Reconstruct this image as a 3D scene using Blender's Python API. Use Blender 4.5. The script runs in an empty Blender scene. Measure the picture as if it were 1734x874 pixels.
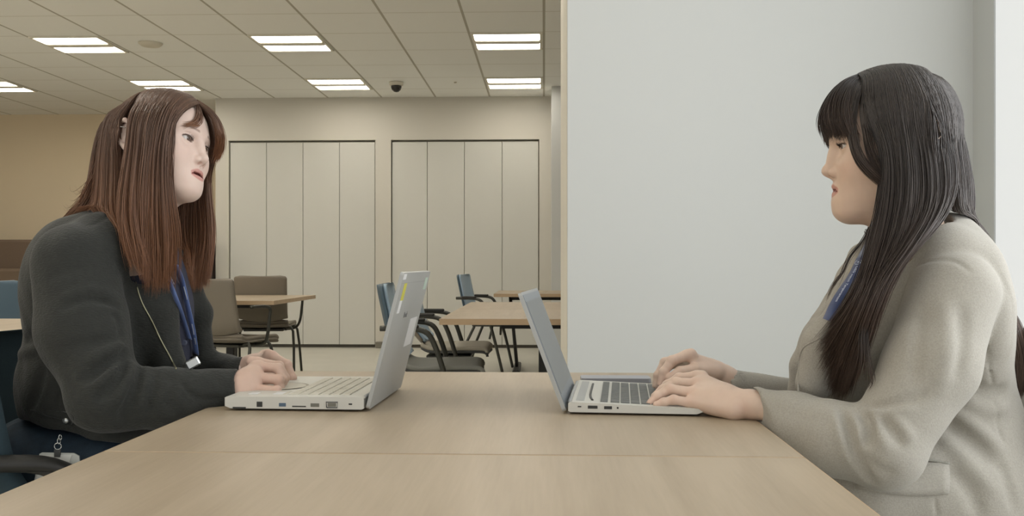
import bpy, math, random
import numpy as np
from mathutils import Vector, Matrix
S = bpy.context.scene
COL = S.collection
PI = math.pi
# ---------------------------------------------------------------- camera, world, exposure
F = 1588.0                  # focal length in pixels of the 1734 wide frame
CZ = .953                   # camera height
YAW = math.radians(1.95)    # camera turned slightly to the left of the room's axis
FW = Vector((-math.sin(YAW), math.cos(YAW), 0)); RT = Vector((math.cos(YAW), math.sin(YAW), 0))
cam_d = bpy.data.cameras.new('camera'); cam = bpy.data.objects.new('camera', cam_d); COL.objects.link(cam)
cam.location = (0, 0, CZ); cam.rotation_euler = (PI/2, 0, YAW)
cam_d.sensor_width = 36; cam_d.lens = 36*F/1734; cam_d.shift_y = 9/1734; cam_d.clip_start = .05
S.camera = cam
S.view_settings.view_transform = 'Standard'; S.view_settings.look = 'None'
S.view_settings.gamma = 1; S.view_settings.use_curve_mapping = False
S.view_settings.exposure = 0.60
w = bpy.data.worlds.new('World'); S.world = w; w.use_nodes = True
w.node_tree.nodes['Background'].inputs[0].default_value = (.96, .97, .98, 1)
w.node_tree.nodes['Background'].inputs[1].default_value = .70
WIN_E = 1.0                 # glow put into the blind fabric for daylight behind it
LAMP_E = 9.0                # ceiling lamp diffusers

# area lamp added in front of the drawn blinds as window daylight
al = bpy.data.lights.new('window_daylight_fill', 'AREA'); al.shape = 'RECTANGLE'; al.size = 1.25; al.size_y = 2.3; al.energy = 17; al.color = (.92, .96, 1.0)
ao = bpy.data.objects.new('window_daylight_fill', al); COL.objects.link(ao); ao.location = (1.33, 1.28, 1.55); ao.rotation_euler = (0, math.radians(90), 0)
ao.rotation_euler = Matrix(((0, 0, 1), (1, 0, 0), (0, 1, 0))).to_euler()   # faces the room

def srgb(r, g, b):
    f = lambda c: ((c/255+.055)/1.055)**2.4 if c > 10 else c/255/12.92
    return (f(r), f(g), f(b), 1)

def P(px, py, d):           # camera frame: right, depth, height of a point seen at a pixel, d metres away
    return np.array([(px-867)*d/F, d, CZ+(446-py)*d/F])
def toW(p):                 # camera frame -> world
    return Vector((RT.x*p[0]+FW.x*p[1], RT.y*p[0]+FW.y*p[1], p[2]))
def Xat(px, Y):             # world X of the ray through column px on the plane y = Y
    r = FW + RT*((px-867)/F); return Y*r.x/r.y
def Zat(py, px, Y):         # world Z there
    r = FW + RT*((px-867)/F); t = Y/r.y; return CZ+(446-py)*t/F

# ---------------------------------------------------------------- materials
def mat(name, col, rough=.6, metal=0, spec=.5, noise=None, bump=None, emit=None, wave=None, attr=None, sheen=0, coat=0, trans=0):
    m = bpy.data.materials.new(name); m.use_nodes = True
    nt = m.node_tree; N = nt.nodes; L = nt.links; b = N['Principled BSDF']
    b.inputs['Base Color'].default_value = col; b.inputs['Roughness'].default_value = rough
    b.inputs['Metallic'].default_value = metal; b.inputs['Specular IOR Level'].default_value = spec
    b.inputs['Sheen Weight'].default_value = sheen; b.inputs['Coat Weight'].default_value = coat
    b.inputs['Transmission Weight'].default_value = trans
    tc = N.new('ShaderNodeTexCoord')
    def nz(sc, det=3, stretch=None):
        n = N.new('ShaderNodeTexNoise'); n.inputs['Scale'].default_value = sc; n.inputs['Detail'].default_value = det
        mp = N.new('ShaderNodeMapping'); L.new(tc.outputs['Object'], mp.inputs[0]); L.new(mp.outputs[0], n.inputs['Vector'])
        if stretch: mp.inputs['Scale'].default_value = stretch
        return n
    src = None
    if attr:
        a = N.new('ShaderNodeAttribute'); a.attribute_name = attr; src = a.outputs['Color']
    if noise:               # (scale, amount, stretch)
        n = nz(noise[0], 4, noise[2] if len(noise) > 2 else None)
        r = N.new('ShaderNodeMapRange'); r.inputs[1].default_value = .3; r.inputs[2].default_value = .7
        r.inputs[3].default_value = 1-noise[1]; r.inputs[4].default_value = 1+noise[1]
        L.new(n.outputs[0], r.inputs[0])
        mx = N.new('ShaderNodeMix'); mx.data_type = 'RGBA'; mx.blend_type = 'MULTIPLY'; mx.inputs[0].default_value = 1
        if src: L.new(src, mx.inputs[6])
        else: mx.inputs[6].default_value = col
        L.new(r.outputs[0], mx.inputs[7]); src = mx.outputs[2]
    if src: L.new(src, b.inputs['Base Color'])
    if bump:                # (scale, strength, stretch)
        n = nz(bump[0], 3, bump[2] if len(bump) > 2 else None)
        bp = N.new('ShaderNodeBump'); bp.inputs['Strength'].default_value = bump[1]; bp.inputs['Distance'].default_value = .002
        L.new(n.outputs[0], bp.inputs['Height']); L.new(bp.outputs[0], b.inputs['Normal'])
    if emit:
        b.inputs['Emission Color'].default_value = emit[0]; b.inputs['Emission Strength'].default_value = emit[1]
    return m

def wood(name, c1, c2, sc=1.0, along='Y'):
    m = mat(name, c1, .42, spec=.35); nt = m.node_tree; N = nt.nodes; L = nt.links; b = N['Principled BSDF']
    tc = N.new('ShaderNodeTexCoord'); mp = N.new('ShaderNodeMapping'); L.new(tc.outputs['Object'], mp.inputs[0])
    mp.inputs['Scale'].default_value = (9*sc, .9*sc, 9*sc) if along == 'Y' else (.9*sc, 9*sc, 9*sc)
    n = N.new('ShaderNodeTexNoise'); n.inputs['Scale'].default_value = 1.6; n.inputs['Detail'].default_value = 6; n.inputs['Distortion'].default_value = .6
    L.new(mp.outputs[0], n.inputs['Vector'])
    n2 = N.new('ShaderNodeTexNoise'); n2.inputs['Scale'].default_value = 14; n2.inputs['Detail'].default_value = 4
    mp2 = N.new('ShaderNodeMapping'); L.new(tc.outputs['Object'], mp2.inputs[0])
    mp2.inputs['Scale'].default_value = (14*sc, .7*sc, 14*sc) if along == 'Y' else (.7*sc, 14*sc, 14*sc)
    L.new(mp2.outputs[0], n2.inputs['Vector'])
    ad = N.new('ShaderNodeMath'); ad.operation = 'MULTIPLY_ADD'; ad.inputs[1].default_value = .35
    L.new(n2.outputs[0], ad.inputs[0]); L.new(n.outputs[0], ad.inputs[2])
    cr = N.new('ShaderNodeValToRGB'); L.new(ad.outputs[0], cr.inputs[0])
    cr.color_ramp.elements[0].position = .45; cr.color_ramp.elements[0].color = c2
    cr.color_ramp.elements[1].position = .85; cr.color_ramp.elements[1].color = c1
    L.new(cr.outputs[0], b.inputs['Base Color'])
    return m

# ---------------------------------------------------------------- mesh helpers
class MB:
    def __init__(s): s.v = []; s.f = []; s.sm = []; s.mi = []; s.cur = 0
    def add(s, vs, fs, smooth=False):
        o = len(s.v); s.v += [tuple(map(float, v)) for v in vs]
        for f in fs: s.f.append([i+o for i in f]); s.sm.append(smooth); s.mi.append(s.cur)
    def box(s, a, b, bev=0, M=None):
        x0, y0, z0 = a; x1, y1, z1 = b
        if bev:
            e = bev; vs = []; 
            for sx, X, x in ((1, x0, x0), (-1, x1, x1)):
                for sy, y in ((1, y0), (-1, y1)):
                    for sz, z in ((1, z0), (-1, z1)):
                        vs += [(x+sx*e, y+sy*e, z), (x+sx*e, y, z+sz*e), (x, y+sy*e, z+sz*e)]
            import bmesh
            bm = bmesh.new()
            for v in vs: bm.verts.new(v)
            bmesh.ops.convex_hull(bm, input=bm.verts)
            bmesh.ops.dissolve_limit(bm, angle_limit=.01, verts=bm.verts, edges=bm.edges)
            bm.verts.index_update()
            vv = [M @ v.co if M else v.co for v in bm.verts]
            s.add(vv, [[v.index for v in f.verts] for f in bm.faces]); bm.free(); return
        vs = [Vector((x, y, z)) for x in (x0, x1) for y in (y0, y1) for z in (z0, z1)]
        if M: vs = [M @ v for v in vs]
        s.add(vs, [(0, 1, 3, 2), (4, 6, 7, 5), (0, 4, 5, 1), (2, 3, 7, 6), (0, 2, 6, 4), (1, 5, 7, 3)])
    def tube(s, pts, r, n=10, smooth_pts=0, flat=None, cap=True):
        pts = [Vector(p) for p in pts]
        rs = list(r) if hasattr(r, '__len__') else [r]*len(pts)
        if smooth_pts:
            pts, rs = spline(pts, rs, smooth_pts)
        T = []
        for i in range(len(pts)):
            a = pts[max(i-1, 0)]; b = pts[min(i+1, len(pts)-1)]; T.append((b-a).normalized())
        up = Vector((0, 0, 1)) if abs(T[0].z) < .9 else Vector((1, 0, 0))
        nrm = (up - T[0]*up.dot(T[0])).normalized(); vs = []
        for i, p in enumerate(pts):
            nrm = (nrm - T[i]*nrm.dot(T[i])).normalized(); bi = T[i].cross(nrm)
            for k in range(n):
                a = 2*PI*k/n; f = flat or 1
                vs.append(p + (nrm*math.cos(a)*f + bi*math.sin(a))*rs[i])
        fs = []
        for i in range(len(pts)-1):
            for k in range(n):
                fs.append((i*n+k, i*n+(k+1) % n, (i+1)*n+(k+1) % n, (i+1)*n+k))
        if cap: fs += [tuple(range(n-1, -1, -1)), tuple(range((len(pts)-1)*n, len(pts)*n))]
        s.add(vs, fs, True)
    def lathe(s, prof, c=(0, 0, 0), n=24, M=None):
        vs = []; m = len(prof)
        for k in range(n):
            a = 2*PI*k/n
            for r, z in prof:
                v = Vector((r*math.cos(a), r*math.sin(a), z)); vs.append((M @ v if M else v) + Vector(c))
        fs = [(k*m+i, ((k+1) % n)*m+i, ((k+1) % n)*m+i+1, k*m+i+1) for k in range(n) for i in range(m-1)]
        s.add(vs, fs, True)
    def prism(s, poly, ax, a, b, smooth=False):   # polygon in the two other axes, extruded along axis ax from a to b
        n = len(poly); vs = []
        for t in (a, b):
            for q in poly:
                v = list(q); v.insert(ax, t); vs.append(v)
        s.add(vs, [tuple(range(n))[::-1], tuple(range(n, 2*n))] + [(i, (i+1) % n, n+(i+1) % n, n+i) for i in range(n)], smooth)
    def build(s, name, m, parent=None, loc=None, M=None):
        me = bpy.data.meshes.new(name)
        vs = [M @ Vector(v) for v in s.v] if M else s.v
        me.from_pydata(vs, [], s.f)
        for mm in (m if isinstance(m, (list, tuple)) else [m]): me.materials.append(mm)
        me.polygons.foreach_set('use_smooth', s.sm); me.polygons.foreach_set('material_index', s.mi)
        import bmesh
        bm = bmesh.new(); bm.from_mesh(me); bmesh.ops.recalc_face_normals(bm, faces=bm.faces); bm.to_mesh(me); bm.free()
        o = bpy.data.objects.new(name, me); COL.objects.link(o)
        if parent: o.parent = parent
        if loc: o.location = loc
        return o
def spline(pts, rs, k):
    out = []; ro = []; n = len(pts)
    for i in range(n-1):
        p0 = pts[max(i-1, 0)]; p1 = pts[i]; p2 = pts[i+1]; p3 = pts[min(i+2, n-1)]
        for j in range(k):
            t = j/k
            out.append(.5*((2*p1)+(p2-p0)*t+(2*p0-5*p1+4*p2-p3)*t*t+(3*p1-p0-3*p2+p3)*t**3)); ro.append(rs[i]*(1-t)+rs[i+1]*t)
    out.append(pts[-1]); ro.append(rs[-1]); return out, ro
def tag(o, label=None, cat=None, group=None, kind=None):
    if label: o['label'] = label
    if cat: o['category'] = cat
    if group: o['group'] = group
    if kind: o['kind'] = kind
    return o
def empty(name, loc=(0, 0, 0), rz=0, label=None, cat=None, group=None):
    o = bpy.data.objects.new(name, None); COL.objects.link(o); o.location = loc; o.rotation_euler = (0, 0, rz)
    o.empty_display_size = .1
    return tag(o, label, cat, group)
def copy_tree(o, parent=None):
    c = o.copy(); COL.objects.link(c)
    if parent: c.parent = parent
    for ch in list(o.children): copy_tree(ch, c)
    return c
def arc(cx, cy, r, a0, a1, n=6):
    return [(cx+r*math.cos(math.radians(a0+(a1-a0)*i/n)), cy+r*math.sin(math.radians(a0+(a1-a0)*i/n))) for i in range(n+1)]
def rrect(x0, y0, x1, y1, r, n=5):
    return arc(x1-r, y0+r, r, -90, 0, n)+arc(x1-r, y1-r, r, 0, 90, n)+arc(x0+r, y1-r, r, 90, 180, n)+arc(x0+r, y0+r, r, 180, 270, n)
# ================================================================ the room
CEIL = 2.827; YB = 10.52; YL = 11.6; YP = 9.93; YR = 3.0; XR = 1.35; YF = 4.15
def ceiling_mat():
    m = mat('ceiling_tiles', srgb(248, 248, 244), .9, spec=.1); nt = m.node_tree; N = nt.nodes; L = nt.links; b = N['Principled BSDF']
    tc = N.new('ShaderNodeTexCoord'); sp = N.new('ShaderNodeSeparateXYZ'); L.new(tc.outputs['Object'], sp.inputs[0])
    outs = []
    for ax, off, wd in (('X', 0.0, .010), ('Y', 7.59, .005)):
        a = N.new('ShaderNodeMath'); a.operation = 'SUBTRACT'; L.new(sp.outputs[ax], a.inputs[0]); a.inputs[1].default_value = off
        q = N.new('ShaderNodeMath'); q.operation = 'PINGPONG'; L.new(a.outputs[0], q.inputs[0]); q.inputs[1].default_value = .305
        l = N.new('ShaderNodeMath'); l.operation = 'LESS_THAN'; L.new(q.outputs[0], l.inputs[0]); l.inputs[1].default_value = wd
        outs.append(l)
    mx = N.new('ShaderNodeMix'); mx.data_type = 'RGBA'; mx.inputs[6].default_value = srgb(248, 248, 244); mx.inputs[7].default_value = srgb(216, 213, 202)
    L.new(outs[1].outputs[0], mx.inputs[0])
    m2 = N.new('ShaderNodeMix'); m2.data_type = 'RGBA'; L.new(mx.outputs[2], m2.inputs[6]); m2.inputs[7].default_value = srgb(190, 186, 174)
    L.new(outs[0].outputs[0], m2.inputs[0]); L.new(m2.outputs[2], b.inputs['Base Color'])
    return m
M_wall = mat('cream_wall_paint', srgb(206, 202, 192), .85, spec=.2)
M_tan = mat('tan_wall_paint', srgb(224, 208, 180), .85, spec=.2)
M_white = mat('white_wall_paint', srgb(207, 208, 205), .8, spec=.2)
M_door = mat('cabinet_panel', srgb(205, 204, 197), .5, spec=.3)
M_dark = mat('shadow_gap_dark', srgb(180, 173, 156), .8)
M_kick = mat('dark_plinth', srgb(70, 66, 58), .7)
M_floor = mat('polished_floor', srgb(190, 187, 176), .38, spec=.4, noise=(2.2, .05))
M_ceil = ceiling_mat()
def struct(name, mb, m, **k):
    o = mb.build(name, m, **k); o['kind'] = 'structure'; return o
b = MB(); b.box((-9, -3, -.1), (4, 13, 0)); struct('floor', b, M_floor)
b = MB(); b.box((-9, -3, CEIL), (4, 13, CEIL+.1)); struct('ceiling', b, M_ceil)
b = MB(); b.box((-9, YL, 0), (0, YL+.15, CEIL)); struct('wall_back', b, M_tan)
b = MB(); b.box((-9.0, -3, 0), (-8.85, YL, CEIL)); struct('wall_left', b, M_tan)
# cabinet wall block with recessed folding doors
xl = Xat(365, YB); xr = Xat(934, YB); zt = Zat(237, 640, YB); zb = .03
cols = [(Xat(387, YB), Xat(635.5, YB), [Xat(q, YB) for q in (450, 512, 574)]), (Xat(662, YB), Xat(913, YB), [Xat(q, YB) for q in (723, 786, 850)])]
b = MB()
xs = [xl, cols[0][0], cols[0][1], cols[1][0], cols[1][1], xr+.3]
b.box((xs[0], YB, 0), (xs[1], YL, zt)); b.box((xs[2], YB, 0), (xs[3], YL, zt)); b.box((xs[4], YB, 0), (xs[5], YL, zt))
b.box((xs[0], YB, zt), (xs[5], YL, CEIL))
b.box((xs[1], YB+.1, 0), (xs[2], YL, zt)); b.box((xs[3], YB+.1, 0), (xs[4], YL, zt))
struct('wall_cabinet', b, M_wall)
k = 0
for (x0, x1, js) in cols:
    k += 1
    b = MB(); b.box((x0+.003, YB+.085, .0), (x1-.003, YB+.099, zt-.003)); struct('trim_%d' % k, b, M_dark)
    e = [x0+.008]+js+[x1-.008]
    t = empty('folding_cabinet', ((x0+x1)/2, YB+.05, 0), 0,
              'left bank of four tall cream cabinet doors in the back wall' if k == 1 else 'right bank of four tall cream cabinet doors, behind the blue chairs', 'cabinet', 'tall folding door cabinets')
    for i in range(4):
        b = MB(); b.box((e[i]+.0025-(x0+x1)/2, -.025, .035), (e[i+1]-.0025-(x0+x1)/2, .03, zt-.022), bev=.002); b.build('door', M_door, t)
    b = MB(); b.box((x0-(x0+x1)/2+.005, -.01, .0), (x1-(x0+x1)/2-.005, .02, .034)); b.build('plinth', M_kick, t)
# small floor outlet between the cabinets
b = MB(); b.box((Xat(637, YB)+.0, YB-.05, 0), (Xat(648, YB), YB, .07), bev=.004)
tag(b.build('outlet_box', mat('outlet_grey', srgb(120, 116, 104), .6)), 'small dark grey box at the foot of the wall between the two cabinets', 'outlet box')
# white pilaster at the right end of the back wall, near white wall on the right
b = MB(); b.box((Xat(934, YP), YP, 0), (4.0, YP+.4, CEIL)); b.box((Xat(934, YP)+.12, YP+.4, 0), (4.0, YL, CEIL)); struct('wall_pilaster', b, M_white)
X0 = Xat(961, YR)
b = MB(); b.box((X0, YR, 0), (XR+.3, YR+.15, CEIL)); struct('wall_right_back', b, M_white)
b = MB(); b.box((X0-.001, YR+.02, 0), (X0+.1, YF, CEIL)); struct('wall_right_side', b, mat('cream_wall_return', srgb(208, 204, 192), .85))  # end face has a warmer cream colour than the white wall front
b = MB(); b.box((X0+.1, YF-.12, 0), (4.0, YF, CEIL)); struct('wall_inner', b, M_white)
b = MB(); b.box((3.9, YF, 0), (4.0, YP, CEIL)); struct('wall_right_far', b, M_white)
# window wall on the right with grey frame and lit roller blinds
Yw = XR/(Xat(1683, 1.0))      # where the band ends along the wall
M_frame = mat('grey_window_frame', srgb(196, 198, 196), .5)
b = MB()
b.box((XR, Yw, 0), (XR+.3, YR, CEIL)); struct('trim_window', b, M_frame)
b = MB(); b.box((XR+.06, -3, 0), (XR+.3, Yw, .12)); b.box((XR+.06, -3, 2.7), (XR+.3, Yw, CEIL)); struct('wall_right', b, M_white)
M_blind = mat('lit_roller_blind', srgb(170, 172, 170), .9, emit=(srgb(242, 244, 244), WIN_E*.42))  # emission stands in for daylight coming through the fabric
M_glass = mat('window_glass', (1, 1, 1, 1), .02, trans=1)
M_alu = mat('pale_aluminium', srgb(170, 172, 170), .4, metal=.3)
yy = Yw
for i in range(4):
    y1 = yy; y0 = yy-1.55
    wn = empty('window_%d' % (i+1), (XR, (y0+y1)/2, 0)); wn['kind'] = 'structure'
    h = (y1-y0)/2
    b = MB(); b.box((.22, -h+.03, .14), (.23, h-.03, 2.68)); b.build('pane', M_glass, wn)
    b = MB(); b.box((.18, -h, .12), (.26, -h+.05, 2.7)); b.box((.18, h-.05, .12), (.26, h, 2.7)); b.box((.18, -h, .12), (.26, h, .17)); b.build('window_frame', M_alu, wn)
    yy = y0
    r = empty('roller_blind', (XR+.006, (y0+y1)/2, 0), 0, ('pale glowing roller blind pulled down over the window behind the woman in grey' if i == 0 else ['', 'pale roller blind over the second window, nearer than the woman in grey', 'pale roller blind over the third window, beside the camera', 'pale roller blind over the last window, behind the camera'][i]), 'blind', 'roller blinds')
    b = MB(); b.box((-.003, -h+.004, .2), (.0, h-.004, 2.80)); b.build('blind_fabric', M_blind, r)
    b = MB(); b.tube([(0, -h+.01, .19), (0, h-.01, .19)], .012, 8); b.build('bottom_rail', M_alu, r)
# ceiling lamps: recessed square fittings with two tubes of diffuser each
M_strip = mat('lamp_diffuser', (1, .97, .90, 1), .5, emit=((1.0, .94, .83, 1), LAMP_E))
M_fit = mat('lamp_housing', srgb(225, 220, 205), .5)
TL = .61
proto = None
rowname = {9.42: 'far', 7.59: 'near'}
colname = {0: 'at the right end of the %s row', 3: 'second from right in the %s row', 6: 'third from right in the %s row', 9: 'cut by the left picture edge in the %s row'}
for Y0 in (9.42, 7.59, 5.76, 3.93, 2.10, .27, -1.56):
    for n in (0, 3, 6, 9, 12):
        if Y0 > 5.8 and n > 9: continue
        if n == 0 and Y0 < 3: continue
        lb = 'square ceiling lamp with two strips, '+(colname[n] % rowname[Y0]) if Y0 in rowname and n in colname else 'square recessed ceiling lamp nearer than the top edge of the picture'
        if Y0 == 7.59 and n == 9: lb = 'square recessed ceiling lamp nearer than the top edge of the picture'
        if proto is None:
            t = empty('ceiling_lamp', (0, 0, 0)); proto = t
            b = MB()
            for z0, z1 in ((-.29, -.27), (.27, .29)):
                b.box((-.295, z0, -.012), (.295, z1, -.001)); b.box((z0, -.27, -.012), (z1, .27, -.001))
            b.box((-.27, -.055, -.016), (.27, .055, -.001), bev=.006)
            b.build('housing', M_fit, t)
            for sy in (-1, 1):
                b = MB(); c = sy*.155
                b.prism([(c-.098, -.003), (c-.09, -.008), (c+.09, -.008), (c+.098, -.003)], 0, -.27, .27)
                b.build('diffuser', M_strip, t)
        else: t = copy_tree(proto)
        t.location = (-TL*n-.305, Y0+.305, CEIL)
        tag(t, lb, 'ceiling lamp', 'ceiling lamps')
# smoke detector, dome camera, sprinkler
d = 1.874*F/(446-73); q = toW(P(255, 73, d))
b = MB(); b.lathe([(0, -.028), (.075, -.026), (.095, -.012), (.1, -.001), (0, -.001)], (0, 0, 0), 32)
tag(b.build('smoke_detector', mat('detector_plastic', srgb(214, 208, 192), .6), loc=(q.x, q.y, CEIL)), 'flat round smoke detector on the ceiling between two lamps', 'smoke detector')
d = 1.874*F/(446-139); q = toW(P(671, 139, d))
t = empty('dome_camera', (q.x, q.y, CEIL), 0, 'small white security camera with dark lens hanging from the ceiling', 'security camera')
b = MB(); b.lathe([(0, -.04), (.055, -.04), (.07, -.034), (.075, -.001), (0, -.001)]); b.build('mount', M_fit, t)
b = MB(); b.lathe([(0, -.105), (.025, -.1), (.045, -.08), (.055, -.055), (.055, -.04), (0, -.04)]); b.build('lens_dome', mat('camera_black', srgb(45, 43, 40), .2), t)
d = 1.874*F/(446-139); q = toW(P(771, 139, d))
b = MB(); b.lathe([(0, -.012), (.012, -.01), (.016, -.001), (0, -.001)])
tag(b.build('sprinkler', M_dark, loc=(q.x, q.y, CEIL)), 'tiny dark sprinkler head in a ceiling tile right of the security camera', 'sprinkler')
# ================================================================ main tables
TH = .70
M_oak = wood('light_oak_laminate', srgb(171, 155, 133), srgb(156, 140, 118))
M_edge = wood('oak_edge_band', srgb(190, 166, 136), srgb(174, 149, 120), 1, 'X')
M_blk = mat('black_powder_coat', srgb(38, 37, 35), .5)
M_gry = mat('dark_grey_metal', srgb(62, 63, 62), .5)
def table(name, lab, w, dpt, loc, rz, legs, group=None):
    t = empty(name, loc, rz, lab, 'table', group)      # origin: centre of the near edge on the floor; x across, y away
    b = MB(); b.box((-w/2, .0012, TH-.028), (w/2, dpt-.0012, TH), bev=.0015); b.build('tabletop', M_oak, t)
    b = MB()
    e = .0006
    poly = [(-w/2-e, 0), (w/2+e, 0), (w/2+e, dpt), (-w/2-e, dpt)]
    b.box((-w/2-.001, -.001, TH-.0275), (w/2+.001, .0011, TH-.0008)); b.box((-w/2-.001, dpt-.0011, TH-.0275), (w/2+.001, dpt+.001, TH-.0008))
    b.box((-w/2-.001, 0, TH-.0275), (-w/2+.0004, dpt, TH-.0008)); b.box((w/2-.0004, 0, TH-.0275), (w/2+.001, dpt, TH-.0008))
    b.build('edge_band', M_edge, t)
    legs(t, w, dpt)
    return t
def t_legs(t, w, dpt):
    for y in (.24, dpt-.24):
        pass
    b = MB(); b.box((-w/2+.26, dpt/2-.03, TH-.075), (w/2-.26, dpt/2+.03, TH-.0285), bev=.004); b.build('beam', M_blk, t)
    for s in (-1, 1):
        b = MB(); x = s*(w/2-.48)
        b.box((x-.03, dpt/2-.045, .04), (x+.03, dpt/2+.045, TH-.0285), bev=.006)
        b.box((x-.03, .1, 0), (x+.03, dpt-.1, .035), bev=.008)
        b.box((x-.02, .14, TH-.05), (x+.02, dpt-.14, TH-.0285), bev=.004)
        b.build('leg', M_blk, t)
def slim_legs(t, w, dpt):
    b = MB(); b.box((-w/2+.12, dpt/2-.03, TH-.07), (w/2-.12, dpt/2+.03, TH-.0285), bev=.004); b.build('beam', M_blk, t)
    for s in (-1, 1):
        b = MB(); x = s*(w/2-.12)
        for dy in (-.05, .02, .07):
            b.tube([(x, dpt/2+dy, TH-.03), (x+s*-.06, dpt/2+dy*1.5, .05)], .012, 8)
        b.box((x-s*.06-.03, .12, .0), (x-s*.06+.03, dpt-.12, .05), bev=.01)
        b.build('leg', M_blk, t)
TR = math.radians(.55)     # the pair of tables is turned a little against the room
def tl(px, py): return toW(P(px, py, (CZ-TH)*F/(py-446)))
a = tl(163, 770.5); c = tl(1350, 767.5)
W0 = (c-a).length+.004; mid = (a+c)/2
ang = math.atan2((tl(345, 695)+tl(1275, 710)-a-c).y, (tl(345, 695)+tl(1275, 710)-a-c).x)-PI/2
ang = ang*.8
dirv = Vector((-math.sin(ang), math.cos(ang), 0))
DT = .94
table('meeting_table', 'far light oak table top carrying both laptops', W0, DT, (mid.x, mid.y, 0), ang, t_legs, 'light oak tables pushed together')
n0 = mid-dirv*(DT+.003)
table('meeting_table', 'near light oak table top filling the bottom of the picture, in front of the seam', W0, DT, (n0.x, n0.y, 0), ang, t_legs, 'light oak tables pushed together')
# background tables
def bgtable(px, py_near, w, dpt, side, lab, legs, rz=0):
    d = (CZ-TH)*F/(py_near-446); q = toW(P(px, py_near, d))
    x = q.x+w/2*side
    return table('side_table', lab, w, dpt, (x, q.y, 0), rz, legs, 'background oak tables')
bgtable(744, 540, 1.8, .93, 1, 'near oak table of the pair behind the laptops, blue chairs at its left end', t_legs)
d = (CZ-TH)*F/(540-446); q = toW(P(744, 540, d))
table('side_table', 'oak table pushed against the far side of the table behind the laptops', 1.8, .93, (q.x+.9, q.y+.935, 0), 0, t_legs, 'background oak tables')
bgtable(836, 497.5, 1.8, .93, 1, 'farthest oak table, just left of the white wall edge', slim_legs)
bgtable(464, 509.5, 1.8, 1.15, -1, 'oak table between the two taupe chairs, right of the woman in black', t_legs)
bgtable(62, 567, 1.6, .95, -1, 'oak table at the left picture edge behind the woman in black', t_legs)

# ================================================================ chairs
M_blue = mat('blue_chair_fabric', srgb(156, 178, 196), .85, noise=(300, .06), bump=(900, .3), sheen=.2)
M_bshell = mat('dark_blue_shell', srgb(74, 94, 108), .5)
M_seat = mat('grey_seat_fabric', srgb(128, 128, 122), .85, noise=(300, .06))
M_tseat = mat('warm_grey_seat_fabric', srgb(168, 162, 148), .85, noise=(300, .05))
M_taupe = mat('taupe_shell', srgb(122, 114, 102), .55)
M_metal = mat('grey_frame_tube', srgb(58, 58, 52), .4, metal=.2)
def shell(w_, prof, th, wfun, bow):
    # curved sheet: prof = (x, z) side profile, lofted across y with width wfun and bow
    b = MB(); n = len(prof); m = 14
    pts, _ = spline([Vector((p[0], 0, p[1])) for p in prof], [0]*n, 5)
    n = len(pts); top = []; bot = []
    for i, p in enumerate(pts):
        t = i/(n-1)
        a = pts[max(i-1, 0)]; c = pts[min(i+1, n-1)]; tg = (c-a).normalized(); nr = Vector((-tg.z, 0, tg.x))
        wd = wfun(t)
        for j in range(m+1):
            s = -1+2*j/m
            q = Vector((p.x, s*wd/2, p.z)) - nr*bow(t)*s*s
            top.append(q+nr*th/2); bot.append(q-nr*th/2)
    vs = top+bot; o = len(top); fs = []
    for i in range(n-1):
        for j in range(m):
            a = i*(m+1)+j; fs.append((a, a+1, a+m+2, a+m+1)); fs.append((o+a, o+a+m+1, o+a+m+2, o+a+1))
    for i in range(n-1):
        a = i*(m+1); fs.append((a, a+m+1, o+a+m+1, o+a)); a = i*(m+1)+m; fs.append((a, o+a, o+a+m+1, a+m+1))
    for j in range(m):
        fs.append((j, o+j, o+j+1, j+1)); a = (n-1)*(m+1)+j; fs.append((a, a+1, o+a+1, o+a))
    b.add(vs, fs, True); return b
def rndw(w0, w1, r0, r1):     # rounded corners at both ends of a sheet
    def f(t):
        w_ = w0+(w1-w0)*t
        if t < r0: w_ -= .07*(1-math.sqrt(max(0, 1-((r0-t)/r0)**2)))
        if t > 1-r1: w_ -= .10*(1-math.sqrt(max(0, 1-((t-1+r1)/r1)**2)))
        return w_
    return f
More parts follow.
